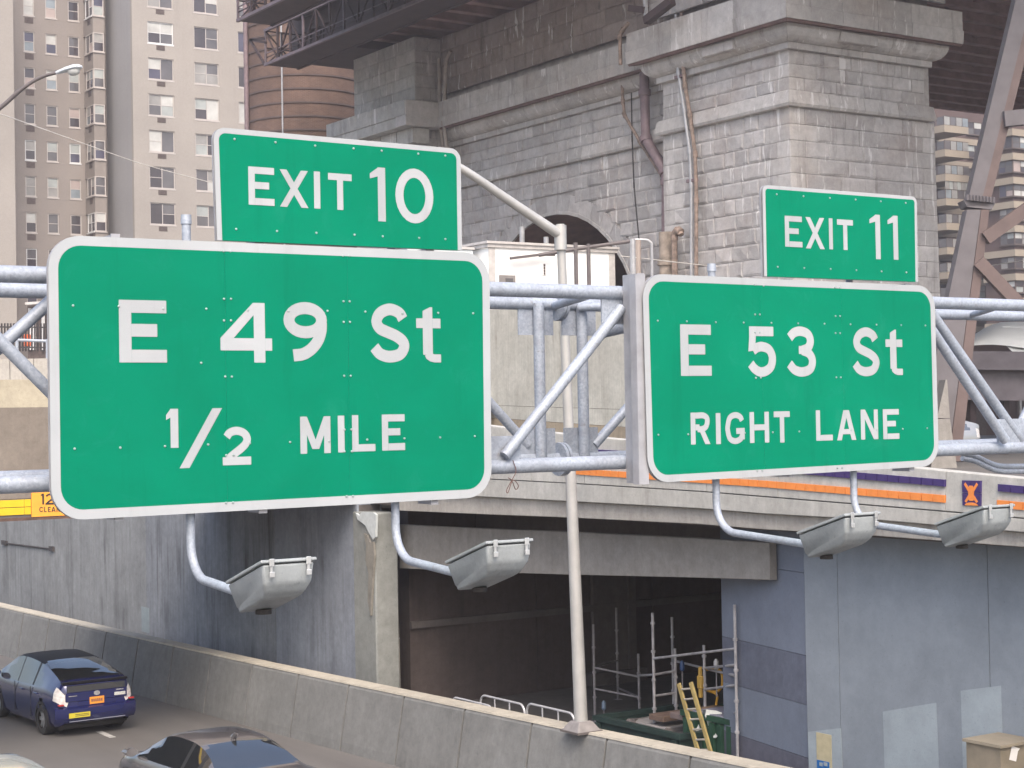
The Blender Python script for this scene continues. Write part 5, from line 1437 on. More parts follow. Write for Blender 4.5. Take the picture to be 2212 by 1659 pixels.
def make_car(label, tab, paint, win, pillars, wsh, rwin, wheels, wr, tail, roofmat=None, cat='car'):
    """tab: s, half width, sill z, belt z, top z, roof half width; s runs from rear (0) to nose, car heads +Y; built about the origin"""
    L = tab[-1][0]; root = thing('parked_car' if False else 'car', label, cat, (0, 0, 0), 'cars on the road')
    ns = 90; S = [L*i/ns for i in range(ns+1)]
    rows = []
    for s in S:
        w, z0, zb, zt, wr_ = [interp(tab, s, k) for k in range(1, 6)]
        h = max(zt-zb, .004)
        pts = [(w*.90, z0), (w*.975, z0+.10), (w, lerp(z0, zb, .45)), (w*.995, lerp(z0, zb, .72)), (w*.965, zb-.05), (w*.935, zb),
               (lerp(w*.93, wr_, .30), zb+h*.30), (lerp(w*.93, wr_, .62), zb+h*.62), (lerp(w*.93, wr_, .92), zb+h*.90), (wr_*.88, zb+h*.975), (wr_*.5, zb+h*1.0), (0, zb+h*1.008)]
        full = [V((-x, s, z)) for x, z in pts] + [V((x, s, z)) for x, z in reversed(pts[:-1])]
        rows.append(full)
    n = len(rows[0]); parts = {'body': [], 'side_glass': [], 'rear_window': [], 'windscreen': [], 'tail_light': [], 'trim': [], 'roof': [], 'tail_lens': []}
    for i in range(ns):
        s = (S[i]+S[i+1])/2; h = interp(tab, s, 4) - interp(tab, s, 3)
        for j in range(n-1):
            jj = j if j <= 10 else 21 - j          # band counted from the sill
            k = 'body'
            if 5 <= jj <= 7 and win[0] < s < win[1]:
                f = (jj-5)/2.5
                lo = win[0] + f*win[2]; hi = win[1] - f*win[3]
                if lo < s < hi: k = 'trim' if any(abs(s-p) < .045 for p in pillars) else 'side_glass'
            if jj >= 8 and rwin[0] < s < rwin[1]: k = 'rear_window' if jj >= 9 or rwin[0]+.05 < s < rwin[1]-.1 else 'body'
            if jj >= 8 and wsh[0] < s < wsh[1]: k = 'windscreen' if jj >= 9 else 'body'
            if tail and s < tail[0] and tail[1] <= jj <= tail[2]: k = 'tail_light'
            if jj >= 8 and rwin[0] <= s <= wsh[0]+.1 and roofmat and k == 'body': k = 'roof'
            if k == 'body' and jj <= 3:
                zc_f = sum(rows[a][b].z for a in (i, i+1) for b in (j, j+1))/4
                if any((s-sw_)**2 + (zc_f-wr)**2 < (wr*1.10)**2 for sw_, _t in wheels): continue
            parts[k].append((i*n+j, i*n+j+1, (i+1)*n+j+1, (i+1)*n+j))
    allv = [p for r in rows for p in r]
    caps = [tuple(range(n)), tuple(range(ns*n, ns*n+n))[::-1]]
    parts['body'] += caps
    mats = {'body': paint, 'side_glass': CGL, 'rear_window': CGL, 'windscreen': CGL, 'tail_light': plain('lamp_clear', (.55, .52, .50), .15, 0, .3, 14), 'tail_lens': plain('red_lens', (.35, .02, .02), .2), 'trim': TRIM, 'roof': roofmat or paint}
    objs = {}
    for k, fs in parts.items():
        if not fs: continue
        used = sorted({i for f in fs for i in f}); mp = {a: b for b, a in enumerate(used)}
        mb = MB(); mb.add([allv[i] for i in used], [tuple(mp[i] for i in f) for f in fs])
        objs[k] = None
        if k == 'body': objs[k] = mb.build(k, mats[k], root, True); continue
        # one object for each separate piece
        own = list(range(len(mb.v)))
        def find(a):
            while own[a] != a: own[a] = own[own[a]]; a = own[a]
            return a
        for f in mb.f:
            for q in f[1:]: own[find(q)] = find(f[0])
        groups = {}
        for f in mb.f: groups.setdefault(find(f[0]), []).append(f)
        for fl in groups.values():
            us_ = sorted({q for f in fl for q in f}); m2 = {a: b for b, a in enumerate(us_)}
            MB().add([mb.v[q] for q in us_], [tuple(m2[q] for q in f) for f in fl]).build(k, mats[k], root, True)
    for (s, track) in wheels:
        for sd in (-1, 1):
            x = sd*track
            wv = MB(); prof = [(.0, wr*.60), (.0, wr*.93), (.03, wr), (.17, wr), (.20, wr*.93), (.20, wr*.6)]
            rws = [[V((x - sd*a, s + r_*math.cos(2*math.pi*k/24), wr + r_*math.sin(2*math.pi*k/24))) for k in range(24)] for a, r_ in prof]
            wh = wv.grid(rws, True).build('wheel', TYRE, root, True)
            rm = MB()
            for k in range(7):
                a = 2*math.pi*k/7
                c_ = V((x - sd*.03, s, wr)); d = V((0, math.cos(a), math.sin(a))); t = V((0, -math.sin(a), math.cos(a)))
                P = [c_ + d*.03 - t*.045, c_ + d*.03 + t*.045, c_ + d*wr*.62 + t*.03, c_ + d*wr*.62 - t*.03]
                rm.hexa(P + [p + V((-sd*.03, 0, 0)) for p in P])
            rm.tube([V((x - sd*.06, s, wr)), V((x - sd*.012, s, wr))], wr*.16, 12)
            rm.build('rim', RIM, wh); MB().tube([V((x - sd*.14, s, wr)), V((x - sd*.065, s, wr))], wr*.62, 20).build('brake_disc', TRIM, wh, True)
            rws = [[V((x - sd*dx, s + wr*1.12*math.cos(R(t)), wr + wr*1.12*math.sin(R(t)))) for t in range(-30, 211, 12)] for dx in (.0, .34)]
            MB().grid(rws).build('wheel_house', TRIM, root)
            MB().add([V((x - sd*.34, s + wr*1.14*math.cos(R(t)), wr + wr*1.14*math.sin(R(t)))) for t in range(0, 360, 20)], [tuple(range(18))]).build('wheel_house', TRIM, root)
            rws = [[V((x + sd*.008, s + r_*math.cos(R(t)), wr + .01 + r_*math.sin(R(t)))) for t in range(-20, 201, 10)] for r_ in (wr*1.17, wr*.98)]
            MB().grid(rws).build('wheel_arch', TRIM, root)
    MB().box(-.7, .7, .3, L-.3, .14, .24).build('underbody', TRIM, root)
    for sd in (-1, 1):
        sm = wsh[0]+.75; w_ = interp(tab, sm, 1); zb = interp(tab, sm, 3)
        rws = [[V((sd*(w_*.93 + .10 + .10*math.cos(2*math.pi*k/10)), sm + d, zb + .08 + .075*r_*math.sin(2*math.pi*k/10))) for k in range(10)] for d, r_ in ((-.05, .95), (.03, 1.0), (.11, .7), (.15, .2))]
        rws = [[V((p.x if r_i else p.x, p.y, p.z)) for p in rw_] for r_i, rw_ in enumerate(rws)]
        mb = MB().grid(rws, True); mb.add(rws[0], [tuple(range(10))]); mb.build('mirror', paint, root, True)
    return root, objs
NAVY = paintmat('navy_paint', (.011, .015, .085), .2)
PRIUS = [(0.0, .64, .40, .74, .93, .56), (.05, .76, .30, .86, 1.07, .66), (.16, .83, .24, .95, 1.15, .68), (.55, .865, .20, .99, 1.26, .64), (1.0, .872, .18, .97, 1.37, .61), (1.5, .8725, .18, .95, 1.45, .60),
         (2.2, .87, .18, .93, 1.49, .60), (2.8, .87, .18, .92, 1.44, .60), (3.3, .868, .18, .92, 1.21, .66), (3.62, .86, .18, .91, 1.03, .74), (4.0, .83, .20, .83, .89, .70), (4.35, .72, .25, .66, .75, .58), (4.46, .55, .32, .55, .63, .42)]
ROOFREFL = plain('roof_dark_reflection', (.010, .009, .011), .5, 0, .1, 5, 0, 0, False, .15)  # dark reflection of the structure overhead put into the roof colour
hb, ob = make_car('dark blue hatchback with an orange licence plate driving along the barrier', PRIUS, NAVY, (.95, 3.45, .35, .85), (1.45, 2.35), (2.75, 3.6), (.20, 1.40), ((.82, .868), (3.52, .868)), .315, (.27, 3, 5), ROOFREFL)
def cbx(par, x0, x1, y0, y1, z0, z1, name, mat, bev=.004): return MB().cbox(x0, x1, y0, y1, z0, z1, min(bev, abs(y1-y0)*.3)).build(name, mat, par)
# tail details on the hatch
cbx(hb, -.62, .62, -.012, .04, .93, 1.06, 'lower_window', CGL)
MB().cbox(-.70, .70, .02, .17, 1.085, 1.135, .015).build('spoiler', ROOFREFL, hb)
cbx(hb, -.66, .66, -.022, .05, .74, .925, 'hatch_panel', NAVY, .01)
cbx(hb, -.40, .40, -.026, .02, .64, .74, 'plate_recess', NAVY, .01)
lp = cbx(hb, -.155, .155, -.035, -.02, .655, .80, 'licence_plate', plain('orange_licence', (.72, .27, .03), .5, 0, .15, 30))
for i in range(6): cbx(lp, -.12+.042*i, -.095+.042*i, -.0365, -.035, .70, .76, 'plate_mark', plain('navy_mark', (.05, .03, .06), .6), .0001)
mb = MB(); mb.tube([(0, -.036, .875), (0, -.022, .875)], .05, 18); em = mb.build('emblem', plain('chrome', (.7, .7, .72), .15, .8), hb, True); em.scale = (1.35, 1, 1); 
cbx(hb, .42, .58, -.03, -.02, .885, .91, 'badge', plain('chrome', (.7, .7, .72), .15, .8)); cbx(hb, .38, .62, -.03, -.02, .78, .845, 'sticker', plain('pale_sticker', (.45, .45, .42), .6, 0, .3, 40))
cbx(hb, -.60, -.42, -.03, -.02, .845, .865, 'badge', plain('chrome', (.7, .7, .72), .15, .8))
rws = [[V((x, -.035 - .05*(1-(x/.86)**2) + .32*max(0, abs(x)-.62)**1.2, z)) for x in [-.87+.087*k for k in range(21)]] for z in (.30, .40, .52, .60, .64)]
rws[0] = [p + V((0, .10, 0)) for p in rws[0]]; rws[-1] = [p + V((0, .07, 0)) for p in rws[-1]]; rws[1] = [p + V((0, .02, 0)) for p in rws[1]]
MB().grid(rws).build('bumper', NAVY, hb, True)
yb_ = cbx(hb, -.62, -.17, -.090, -.078, .42, .52, 'bumper_sticker', plain('yellow_sticker', (.52, .43, .03), .5), .001)
for i, z in enumerate((.455, .485)): cbx(yb_, -.49, -.20, -.092, -.0901, z-.006, z+.006, 'sticker_line', BLACK, .0001)
for sd in (-1, 1): cbx(hb, sd*.755-.055, sd*.755+.055, -.03, .05, .675, .705, 'tail_lens', plain('red_lens', (.35, .02, .02), .2))
cbx(hb, -.60, .60, -.06, -.03, .335, .35, 'bumper_strip', plain('chrome_dull', (.35, .36, .42), .3, .5))
for s in (2.0, 1.15): 
    for sd in (-1, 1): cbx(hb, sd*.872-.02, sd*.872+.02, s-.09, s+.09, .80, .83, 'door_handle', NAVY, .006)
for s, nm in ((1.45, 'door_seam'), (2.4, 'door_seam')):
    for sd in (-1, 1): cbx(hb, sd*.868-.008, sd*.868+.006, s-.006, s+.006, .30, .93, nm, TRIM, .001)
a, b = onZ(83, 1583, 0), onZ(264, 1568, 0)
def place(o, p_left, p_right, s_axle):
    d = V((p_right.x - p_left.x, p_right.y - p_left.y, 0)).normalized(); ang = math.atan2(d.y, d.x)
    m_ = (p_left + p_right)/2; fwd = V((-d.y, d.x, 0)); o.location = (m_.x - fwd.x*s_axle, m_.y - fwd.y*s_axle, 0); o.rotation_euler = (0, 0, ang)
hb.location = (12.30, 34.3, 0); hb.rotation_euler = (0, 0, R(2.0))

GREYP = paintmat('grey_brown_paint', (.10, .092, .092), .15)
SEDAN = [(0.0, .66, .38, .78, .84, .60), (.06, .80, .28, .90, .97, .72), (.25, .87, .22, .96, 1.02, .74), (.75, .905, .19, .98, 1.05, .72), (1.15, .91, .18, .98, 1.24, .62), (1.6, .91, .18, .97, 1.38, .57),
         (2.2, .91, .18, .96, 1.42, .56), (2.7, .905, .18, .95, 1.38, .57), (3.1, .90, .18, .95, 1.20, .63), (3.45, .895, .18, .94, 1.01, .72), (3.9, .87, .20, .86, .92, .74), (4.35, .78, .24, .70, .78, .66), (4.53, .60, .30, .58, .66, .48)]
sd_, _ = make_car('dark grey sedan behind the blue hatchback, cut by the lower edge', SEDAN, GREYP, (.80, 3.40, .35, .75), (1.75, 1.25), (2.70, 3.46), (.78, 1.52), ((.95, .905), (3.75, .89)), .325, (.2, 3, 5))
MB().tube([(0.0, 1.62, 1.40), (0.0, 1.56, 1.45), (0, 1.48, 1.47)], [.05, .04, .015], 8).build('aerial_fin', GREYP, sd_, True)
sd_.location = (11.36, 23.60, 0); sd_.rotation_euler = (0, 0, R(3.0))
WHT = paintmat('pale_paint', (.42, .44, .40), .1)
SUV = [(r[0]*1.03, r[1]*1.02, r[2]+.06, r[3]+.13, r[4]+.22, r[5]*1.1) for r in PRIUS]
wv_, _ = make_car('pale car at the lower left corner, only its roof in view', SUV, WHT, (.95, 3.45, .35, .85), (1.45, 2.35), (2.75, 3.6), (.20, 1.1), ((.82, .80), (3.6, .80)), .34, (.25, 3, 5))
wv_.location = (7.15, 22.0, 0); wv_.rotation_euler = (0, 0, R(3.0))
VAN, _ = make_car('silver minivan on the street beyond the ramp, seen past the right sign', SUV, paintmat('silver_paint', (.34, .35, .36), .3), (.5, 3.45, .25, .85), (1.45, 2.35), (2.75, 3.6), (.10, .6), ((.82, .80), (3.6, .80)), .34, (.25, 3, 5))
del VAN['group']
p = dep(2092, 960, 62.0); VAN.location = (p.x, p.y, 4.5); VAN.rotation_euler = (0, 0, R(78))
# ================================================================== lamps, trailer, railings, tower, fence, wires
CREAM = plain('lamp_post_metal', (.42, .415, .40), .45, .3, .12, 3)
b = onX(1256, 1578, 16.25)
lp_ = thing('lamp_post', 'tall tapered grey lamp post standing on the barrier, in front of the opening', 'lamp post', (b.x, b.y, H_B+.035))
top = onX(1210, 484, b.x - .38)
zt = top.z
T = V((top.x, top.y, zt)); B = V((b.x, b.y, H_B+.03))
MB().tube([B, B.lerp(T, .3), B.lerp(T, .65), T], [.112, .098, .080, .068], 12).build('shaft', CREAM, lp_, True)
MB().hexa([V((B.x+dx*s, B.y+dy*s, B.z+z)) for z, s in ((.0, 1.0), (.16, .55)) for dx, dy in ((-.24, -.24), (.24, -.24), (.24, .24), (-.24, .24))]).build('base', plain('base_casting', (.20, .185, .18), .7, 0, .2, 6), lp_, False, .02)
MB().box(B.x-.25, B.x+.25, B.y-.25, B.y+.25, B.z-.02, B.z+.015).build('base_plate', CON_DARK, lp_)
p0 = onX(1208, 505, T.x); a1 = onY(1000, 366, p0.y)
arm = [T - V((0, 0, .18)), T.lerp(a1, .5) - V((0, 0, .09)), a1, a1 + (a1-T)*.22 + V((0, 0, -.05)), a1 + (a1-T)*.42 + V((0, 0, -.42))]
MB().tube(crom(arm, 6), [lerp(.085, .045, k/24) for k in range(25)], 12).build('arm', CREAM, lp_, True)
MB().tube([T - V((0, 0, .42)), T - V((0, 0, .02))], .10, 12).build('clamp', CREAM, lp_, True)
def cobra(root, P, d, L=.75, mat=None):
    """lamp head from P along direction d"""
    d = V(d).normalized(); s = d.cross(V((0, 0, 1))).normalized(); u = s.cross(d)
    def sec(t, w, up_, dn): return [P + d*(L*t) + s*(w*math.cos(2*math.pi*k/14)) + u*((up_ if math.sin(2*math.pi*k/14) > 0 else dn)*math.sin(2*math.pi*k/14)) for k in range(14)]
    rows = [sec(0, .05, .05, .05), sec(.15, .08, .07, .05), sec(.4, .15, .10, .05), sec(.7, .18, .12, .05), sec(.9, .15, .09, .05), sec(1, .05, .03, .03)]
    mb = MB().grid(rows, True); mb.add(rows[0], [tuple(range(14))]); mb.add(rows[-1], [tuple(range(14))[::-1]]); mb.build('lamp_head', mat, root, True)
    Q = P + d*(L*.66) - u*.045
    rows = [[Q + d*(.19*r_*math.cos(2*math.pi*k/14)) + s*(.14*r_*math.sin(2*math.pi*k/14)) - u*h for k in range(14)] for r_, h in ((1, 0), (.95, .07), (.7, .13), (.3, .155))]
    mb = MB().grid(rows, True); mb.add(rows[-1], [tuple(range(14))]); mb.build('refractor', plain('refractor_glass', (.45, .46, .45), .15, 0, .1, 9), root, True)
WHP = plain('lamp_head_paint', (.52, .56, .60), .4, 0, .06, 4)
cobra(lp_, arm[-1], (arm[-1]-arm[-2]), .6, WHP)

# lamp at the upper left
DL = 50.0
def z1(zx, zy): return (.33334*zx, .33334*zy)
ll = thing('street_lamp', 'street lamp with white cobra head on a dark curved arm at the upper left', 'street lamp', dep(-160, 1300, DL))
pts = [dep(*z1(zx, zy), DL) for zx, zy in ((-420, 1000), (-200, 840), (0, 700), (120, 595), (210, 530), (290, 492), (372, 470))]
DARKP = plain('dark_lamp_arm', (.10, .085, .085), .6, 0, .2, 4)
MB().tube(crom(pts, 5), [lerp(.075, .045, k/30) for k in range(31)], 10).build('arm', DARKP, ll, True)
MB().tube([V((pts[0].x, pts[0].y, 0)), pts[0] + V((0, 0, .4))], [.14, .09], 12).build('shaft', DARKP, ll, True)
h0, h1 = dep(*z1(365, 472), DL), dep(*z1(532, 432), DL-.15)
cobra(ll, h0, h1-h0, (h1-h0).length, WHP)

# white site trailer in front of the arch
def zt5(zx, zy): return (1016.6 + .2451*zx, 406.6 + .2451*zy)
DT = 66.0
A = dep(*zt5(158, 540), DT); YTR = A.y; XA = A.x
XB_ = onY(*zt5(1275, 600), YTR).x; zt = onY(*zt5(700, 545), YTR).z; zg = ztop_w - .25
tr = thing('site_trailer', 'white site office trailer parked in front of the stone arch', 'trailer', (XA, YTR, zg))
TW = plain('trailer_white', (.82, .83, .83), .5, 0, .04, 2); TG = plain('trailer_trim', (.46, .44, .43), .6, 0, .15, 4)
MB().box(XA+.02, XB_-.02, YTR+.02, YTR+2.4, zg+.35, zt).build('body', TW, tr)
MB().box(XA-.08, XB_+.08, YTR-.06, YTR+2.5, zt, zt+.14).build('roof_edge', TG, tr); MB().box(XA-.14, XB_+.14, YTR-.12, YTR+2.55, zt+.145, zt+.24).build('roof', TG, tr)
for x in (XA, XB_-.32): MB().box(x, x+.3, YTR, YTR+.015, zg+.35, zt-.002).build('corner_trim', TG, tr)
a = onY(*zt5(622, 655), YTR); c = onY(*zt5(676, 770), YTR)
vt = MB().box(a.x, c.x, YTR-.01, YTR+.018, c.z, a.z).build('vent', TW, tr)
for k in range(4):
    z = lerp(a.z-.05, c.z+.1, k/3.2); MB().box(a.x+.1, c.x-.1, YTR-.022, YTR-.011, z-.1, z).build('louvre', GRILL, vt)
a = onY(*zt5(252, 765), YTR); c = onY(*zt5(388, 825), YTR)
wn = MB().box(a.x, c.x, YTR-.06, YTR+.018, c.z-.5, a.z).build('window', plain('ac_case', (.20, .185, .18), .6), tr); MB().box(a.x+.25, c.x-.12, YTR-.075, YTR-.061, c.z-.4, a.z-.12).build('pane', GL[1], wn)
for x in (XA+.8, XB_-.8): MB().box(x-.2, x+.2, YTR+.4, YTR+2.0, zg, zg+.35).build('support', TG, tr)
a = onY(*zt5(352, 618), YTR-.25); c = onY(*zt5(620, 585), YTR-.25); e = onY(*zt5(740, 590), YTR-.25)
MB().bar(a, c, .12, .1).build('awning_rail', DARKP, tr); MB().bar(c, e, .1, .08).build('awning_rail', DARKP, tr)
# small pale container at its left
q = onY(*zt5(60, 600), YTR+.8)
cb_ = thing('site_container', 'pale blue container left of the white trailer, half hidden by the sign', 'container', (q.x-1, YTR+.8, zg))
MB().cbox(q.x-3.2, XA-.25, YTR+.7, YTR+3, zg, onY(*zt5(60, 545), YTR+.7).z, .03).build('body', plain('pale_container', (.55, .60, .62), .6, 0, .08, 2), cb_); MB().box(q.x-3.25, XA-.22, YTR+.65, YTR+3.05, onY(*zt5(60, 545), YTR+.7).z+.002, onY(*zt5(60, 545), YTR+.7).z+.1).build('roof', TG, cb_)
# pipe frame beside the trailer
DF = 58.0
pf = thing('pipe_railing', 'grey pipe railing with a sloping top bar in front of the trailer', 'railing', dep(*zt5(1200, 1100), DF))
def P5(zx, zy, D=DF): return dep(*zt5(zx, zy), D)
for zx, zt6, mt, r_ in ((925, 480, DARKP, .07), (1037, 490, DARKP, .07), (1425, 448, GPIPE, .10)):
    q = P5(zx, zt6); MB().tube([V((q.x, q.y, zg)), q], r_, 8).build('post', mt, pf, True)
MB().tube([P5(1420, 465), P5(1000, 525), P5(600, 590)], .065, 8).build('top_bar', DARKP, pf, True)
lp5 = [P5(zx, zy, 61) for zx, zy in ((1425, 455), (1540, 455), (1580, 475), (1597, 530), (1597, 900))]
MB().tube(crom(lp5, 4), .05, 8).build('loop', GPIPE, pf, True)
MB().tube([P5(1475, 455, 61), P5(1475, 900, 61)], .11, 8).build('post', plain('rust_post', (.30, .25, .22), .7), pf, True)
for zx, a0 in ((452, 340), (665, 430)):
    q = dep(*zt5(zx, a0), 72.0); o = MB().tube([V((q.x, q.y, zg)), q], .11, 8).build('marker_post', GPIPE, None, True)
    tag(o, 'grey vent pipe standing left of centre in the stone arch' if zx < 500 else 'short pale vent pipe standing mid arch behind the trailer roof', 'pipe')

# ---- leaning steel tower leg at the right
def z6b(zx, zy): return (1931.4 + .3063*zx, 169.4 + .3063*zy)
DTW = 56.0
TWS = plain('tower_steel', (.115, .105, .112), .6, 0, .15, 1.5, .08); TWB = plain('tower_brown', (.115, .082, .076), .7, 0, .2, 1.5)
tw = thing('steel_tower', 'leaning purple grey steel tower leg with braces at the right', 'tower', dep(2000, 1010, DTW))
def P6(zx, zy, D=DTW): return dep(*z6b(zx, zy), D)
def slab4(pts, depth, name, mat):
    d = FH*depth; MB().hexa([p for p in pts] + [p + d for p in pts]).build(name, mat, tw)
slab4([P6(905, -750), P6(1020, -750), P6(608, 900), P6(512, 900)], .6, 'leg', TWS)
slab4([P6(608, 900), P6(1020, -750), P6(1075, -750), P6(670, 905)], .5, 'leg_flange', TWB)
slab4([P6(515, 925), P6(612, 925), P6(380, 2700), P6(140, 2700)], .6, 'leg', TWS)
slab4([P6(616, 925), P6(672, 925), P6(470, 2700), P6(384, 2700)], .45, 'leg_flange', TWB)
slab4([P6(490, 858), P6(712, 880), P6(690, 925), P6(515, 905)], .8, 'collar', TWS)
for k in range(9):
    t = k/8; q = P6(lerp(515, 700, t), lerp(838, 858, t), DTW-.05); MB().box(q.x-.04, q.x+.04, q.y-.04, q.y+.04, q.z-.09, q.z+.09).build('bolt', TWS, tw)
def brc(a, b, th, mat, D=DTW+.2):
    p, q = P6(*a, D), P6(*b, D); MB().bar(p, q, .35, th, FH).build('brace', mat, tw)
MB().bar(P6(640, 1130), P6(1250, 700), .35, .42, UP).build('brace', TWB, tw)
MB().bar(P6(590, 1290), P6(1150, 1880), .35, .40, UP).build('brace', TWB, tw)
MB().bar(P6(770, 290), P6(1300, 235), .4, .50, UP).build('brace', TWS, tw)
fo = [dep(u, v, DTW-1) for u, v in ((2005, 1060), (2075, 1060), (2052, 905), (2024, 905))]
slab4(fo, 1.6, 'footing', CON_GIRD)
slab4([dep(u, v, DTW-.8) for u, v in ((2024, 903), (2052, 903), (2046, 820), (2043, 820))], .8, 'footing_cap', CON_GIRD)
# horizontal steel beam and the dim wall behind
def z2(zx, zy): return (1941 + .28595*zx, 610 + .28595*zy)
bm_ = thing('steel_beam', 'dark purple steel beam spanning beneath the white canopy', 'beam', dep(2140, 806, 70))
MB().bar(dep(*z2(330, 700), 70), dep(*z2(1150, 712), 70), .5, 2.1*.95, UP).build('web', plain('beam_purple', (.10, .088, .10), .6, 0, .2, 2), bm_); MB().bar(dep(*z2(330, 645), 69.7), dep(*z2(1150, 655), 69.7), .9, .12, UP).build('flange', plain('beam_purple', (.10, .088, .10), .6, 0, .2, 2), bm_)
for zx in (540, 790): MB().bar(dep(*z2(zx, 760), 70.4), dep(*z2(zx, 1500), 70.4), .35, .35, UP).build('post', STEEL, bm_)
dw = thing('street_wall', 'brown brick wall with dark bays beneath the bridge at the right', 'wall', dep(2140, 900, 120))
for k in range(8):
    a = dep(1960 + 45*k, 900, 120); c = dep(1960 + 45*(k+1), 900, 120)
    rows = [[V((p.x, p.y, z)) for z in (4.5, 11.5)] for p in (a.lerp(c, .02), c.lerp(a, .02))]
    MB().hexa([V((a.x, a.y, 4.5)), V((c.x, c.y, 4.5)), V((c.x+.5, c.y+.5, 4.5)), V((a.x+.5, a.y+.5, 4.5)), V((a.x, a.y, 11.5)), V((c.x, c.y, 11.5)), V((c.x+.5, c.y+.5, 11.5)), V((a.x+.5, a.y+.5, 11.5))]).build('wall_panel', BRN, dw)
    m_ = a.lerp(c, .25); n_ = a.lerp(c, .78)
    MB().hexa([V((m_.x-.1, m_.y-.1, 4.5)), V((n_.x-.1, n_.y-.1, 4.5)), V((n_.x, n_.y, 4.5)), V((m_.x, m_.y, 4.5)), V((m_.x-.1, m_.y-.1, 9)), V((n_.x-.1, n_.y-.1, 9)), V((n_.x, n_.y, 9)), V((m_.x, m_.y, 9))]).build('dark_bay', GRILL, dw)
# white canopy
cn = thing('white_canopy', 'white curved fabric canopy at the right edge beyond the truss', 'canopy', dep(2140, 800, 74))
CAN = plain('canopy_fabric', (.66, .68, .67), .6, 0, .06, 1.2, .1)
rows = []
for i in range(11):
    t = i/10
    top_ = z2(lerp(455, 1100, t), 488 - 190*math.sin(min(1, t*1.8)*math.pi/2)); bot = z2(lerp(455, 1100, t), 492 - 22*math.sin(t*math.pi*1.4))
    r_ = []
    for k in range(7):
        s_ = k/6; u_ = lerp(top_[0], bot[0], s_); v_ = lerp(top_[1], bot[1], s_**1.4)
        r_.append(dep(u_, v_, 77 - 4*math.sin(s_*math.pi/2)))
    rows.append(r_)
MB().grid(rows).build('roof_fabric', CAN, cn, True)
rows = [[dep(*z2(lerp(785, 1080, s_), 330 + 10*s_), 75), dep(*z2(lerp(815, 1040, s_), 480 + 25*math.sin(s_*math.pi)), 73.2), dep(*z2(lerp(880, 950, s_), 545), 72.6), dep(*z2(912, 640), 72.4)] for s_ in (0, .25, .5, .75, 1)]
MB().grid(rows).build('corner_fabric', CAN, cn, True)
q = dep(*z2(912, 640), 72.4); MB().tube([q, V((q.x, q.y, 4.5))], .06, 8).build('mast', GPIPE, cn, True)
q = dep(*z2(1090, 400), 76); MB().tube([q, V((q.x, q.y, 4.5))], .08, 8).build('mast', GPIPE, cn, True)
# conduits below the right end of the truss
cdt = thing('truss_conduit', 'pair of curved grey conduits below the right end of the truss', 'conduit', onY(2160, 1005, YB))
for dz in (0, .055):
    P = [onY(*z2(zx, zy), YB+.2) + V((0, 0, dz)) for zx, zy in ((480, 1330), (580, 1352), (680, 1400), (760, 1425), (860, 1428), (1000, 1426))]
    MB().tube(crom(P, 4), .028, 10).build('run', GALV, cdt, True)

# ---- left side above the overpass: fence, guard rail, sheds
def z9(zx, zy): return (.31019*zx, 610 + .31019*zy)
DFc = 76.0
fn = thing('iron_fence', 'dark iron picket fence above the overpass at the left', 'fence', dep(50, 775, DFc))
IRON = plain('dark_iron', (.035, .03, .032), .6, 0, .2, 6)
for k in range(20):
    zx = -30 + 21*k; a = dep(*z9(zx, 285), DFc); b = dep(*z9(zx, 480), DFc)
    MB().bar(a, b, .055, .055).build('picket', IRON, fn)
for zy in (310, 450): MB().bar(dep(*z9(-40, zy), DFc), dep(*z9(390, zy+4), DFc), .05, .07).build('rail', IRON, fn)
gr = thing('guard_rail', 'galvanised tube guard rail in front of the dark fence at the left', 'guard rail', dep(50, 810, 62))
MB().tube([dep(*z9(-40, 395), 62), dep(*z9(400, 412), 62)], .055, 8).build('rail', GALV, gr, True); MB().tube([dep(*z9(-40, 560), 62), dep(*z9(400, 590), 62)], .035, 8).build('rail', GALV, gr, True)
for zx in (118, 330): MB().tube([dep(*z9(zx, 395), 62), dep(*z9(zx, 700), 62)], .06, 8).build('post', GALV, gr, True)
ws = thing('kiosk', 'small dark kiosk with pale posts behind the left fence', 'kiosk', dep(85, 780, 82))
a, b = dep(*z9(190, 150), 82), dep(*z9(400, 500), 82)
MB().hexa([V((a.x, a.y, 8)), V((b.x, b.y, 8)), V((b.x+1, b.y+2, 8)), V((a.x+1, a.y+2, 8)), V((a.x, a.y, a.z)), V((b.x, b.y, a.z)), V((b.x+1, b.y+2, a.z)), V((a.x+1, a.y+2, a.z))]).build('body', GRILL, ws)
for zx in (208, 238, 300): MB().bar(dep(*z9(zx, 180), 81.8), dep(*z9(zx, 470), 81.8), .12, .12).build('post', FRAMEW, ws)
MB().bar(dep(*z9(185, 150), 81.6), dep(*z9(400, 135), 81.6), .5, .12).build('roof_edge', TG, ws)
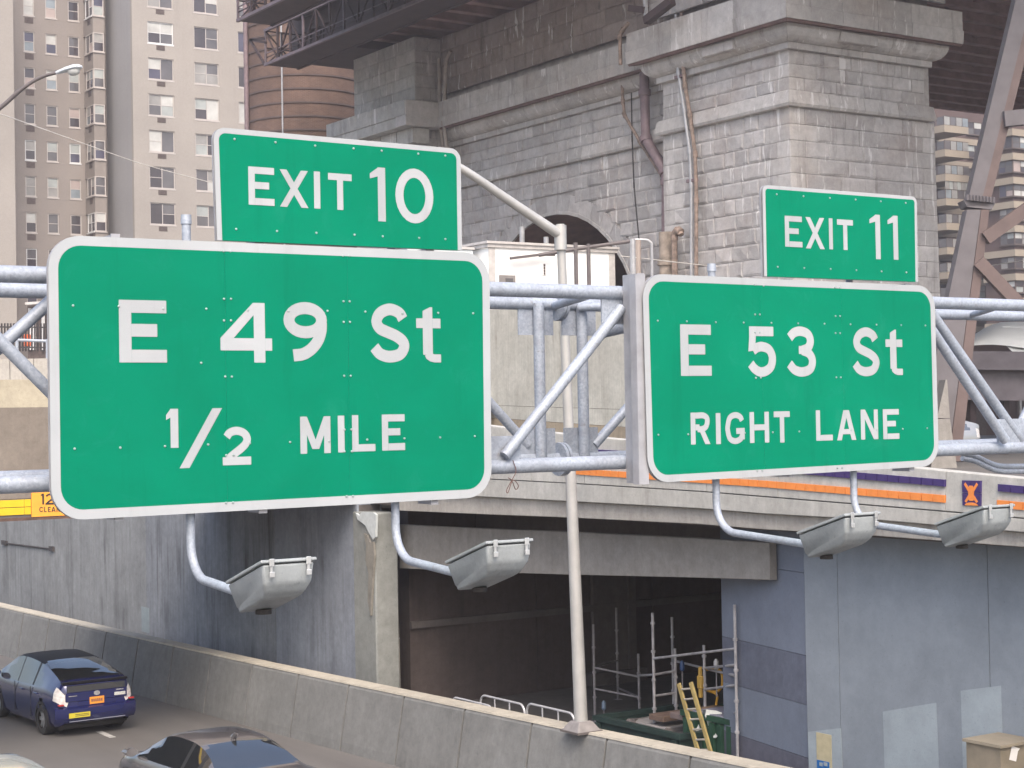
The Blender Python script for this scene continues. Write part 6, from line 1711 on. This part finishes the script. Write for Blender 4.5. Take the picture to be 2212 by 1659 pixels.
o = MB().cbox(*(lambda q: (q.x-.13, q.x+.13, q.y-.13, q.y+.13, q.z-.5, q.z+.05))(dep(*z9(190, 370), 78)), .03).build('traffic_drum', plain('orange_plastic', (.65, .12, .03), .5)); tag(o, 'small orange drum standing at the left fence', 'traffic drum')
kb = thing('kerb_wall', 'low grey concrete kerb wall below the left fence', 'wall', dep(50, 800, 60))
a, b = dep(-30, 822, 58), dep(125, 822, 58); zt_k = dep(50, 775, 58).z
for i in range(3):
    p, q = a.lerp(b, i/3+.004), a.lerp(b, (i+1)/3-.004)
    MB().hexa([V((p.x, p.y, 6)), V((q.x, q.y, 6)), V((q.x+.2, q.y+.5, 6)), V((p.x+.2, p.y+.5, 6)), V((p.x, p.y, zt_k)), V((q.x, q.y, zt_k)), V((q.x+.2, q.y+.5, zt_k)), V((p.x+.2, p.y+.5, zt_k))]).build('kerb_stone', CON_FASC, kb)

# ---- wires
WIRE = plain('pale_wire', (.55, .53, .5), .5)
def wire(label, pts, D0, D1, r):
    n = len(pts); P = [dep(u, v, lerp(D0, D1, i/(n-1))) for i, (u, v) in enumerate(pts)]
    tag(MB().tube(crom(P, 6), r, 5).build('overhead_wire', WIRE, None, True), label, 'wire')
wire('thin pale wire sagging from the left edge across the tan apartment block', [(-40, 232), (80, 274), (200, 317), (310, 355), (447, 392), (600, 430)], 60, 75, .018)
wire('thin pale wire crossing behind the leaning steel tower at the right', [(1340, 553), (1600, 580), (1900, 596), (2060, 585), (2250, 556)], 60, 90, .018)

# ================================================================== added thin volume imitating a lens veil
hz = MB().box(-75, 340, -60, 330, -2.2, 62).build('lens_veil', None); hz['kind'] = 'stuff'
m = bpy.data.materials.new('lens_veil_air'); m.use_nodes = True; t = m.node_tree; t.nodes.clear()
out = mk(t, 'ShaderNodeOutputMaterial'); pv = mk(t, 'ShaderNodeVolumePrincipled'); pv.inputs['Color'].default_value = (.86, .82, .84, 1); pv.inputs['Density'].default_value = 0.0009; pv.inputs['Anisotropy'].default_value = .2
t.links.new(pv.outputs[0], out.inputs['Volume']); hz.data.materials.append(m)
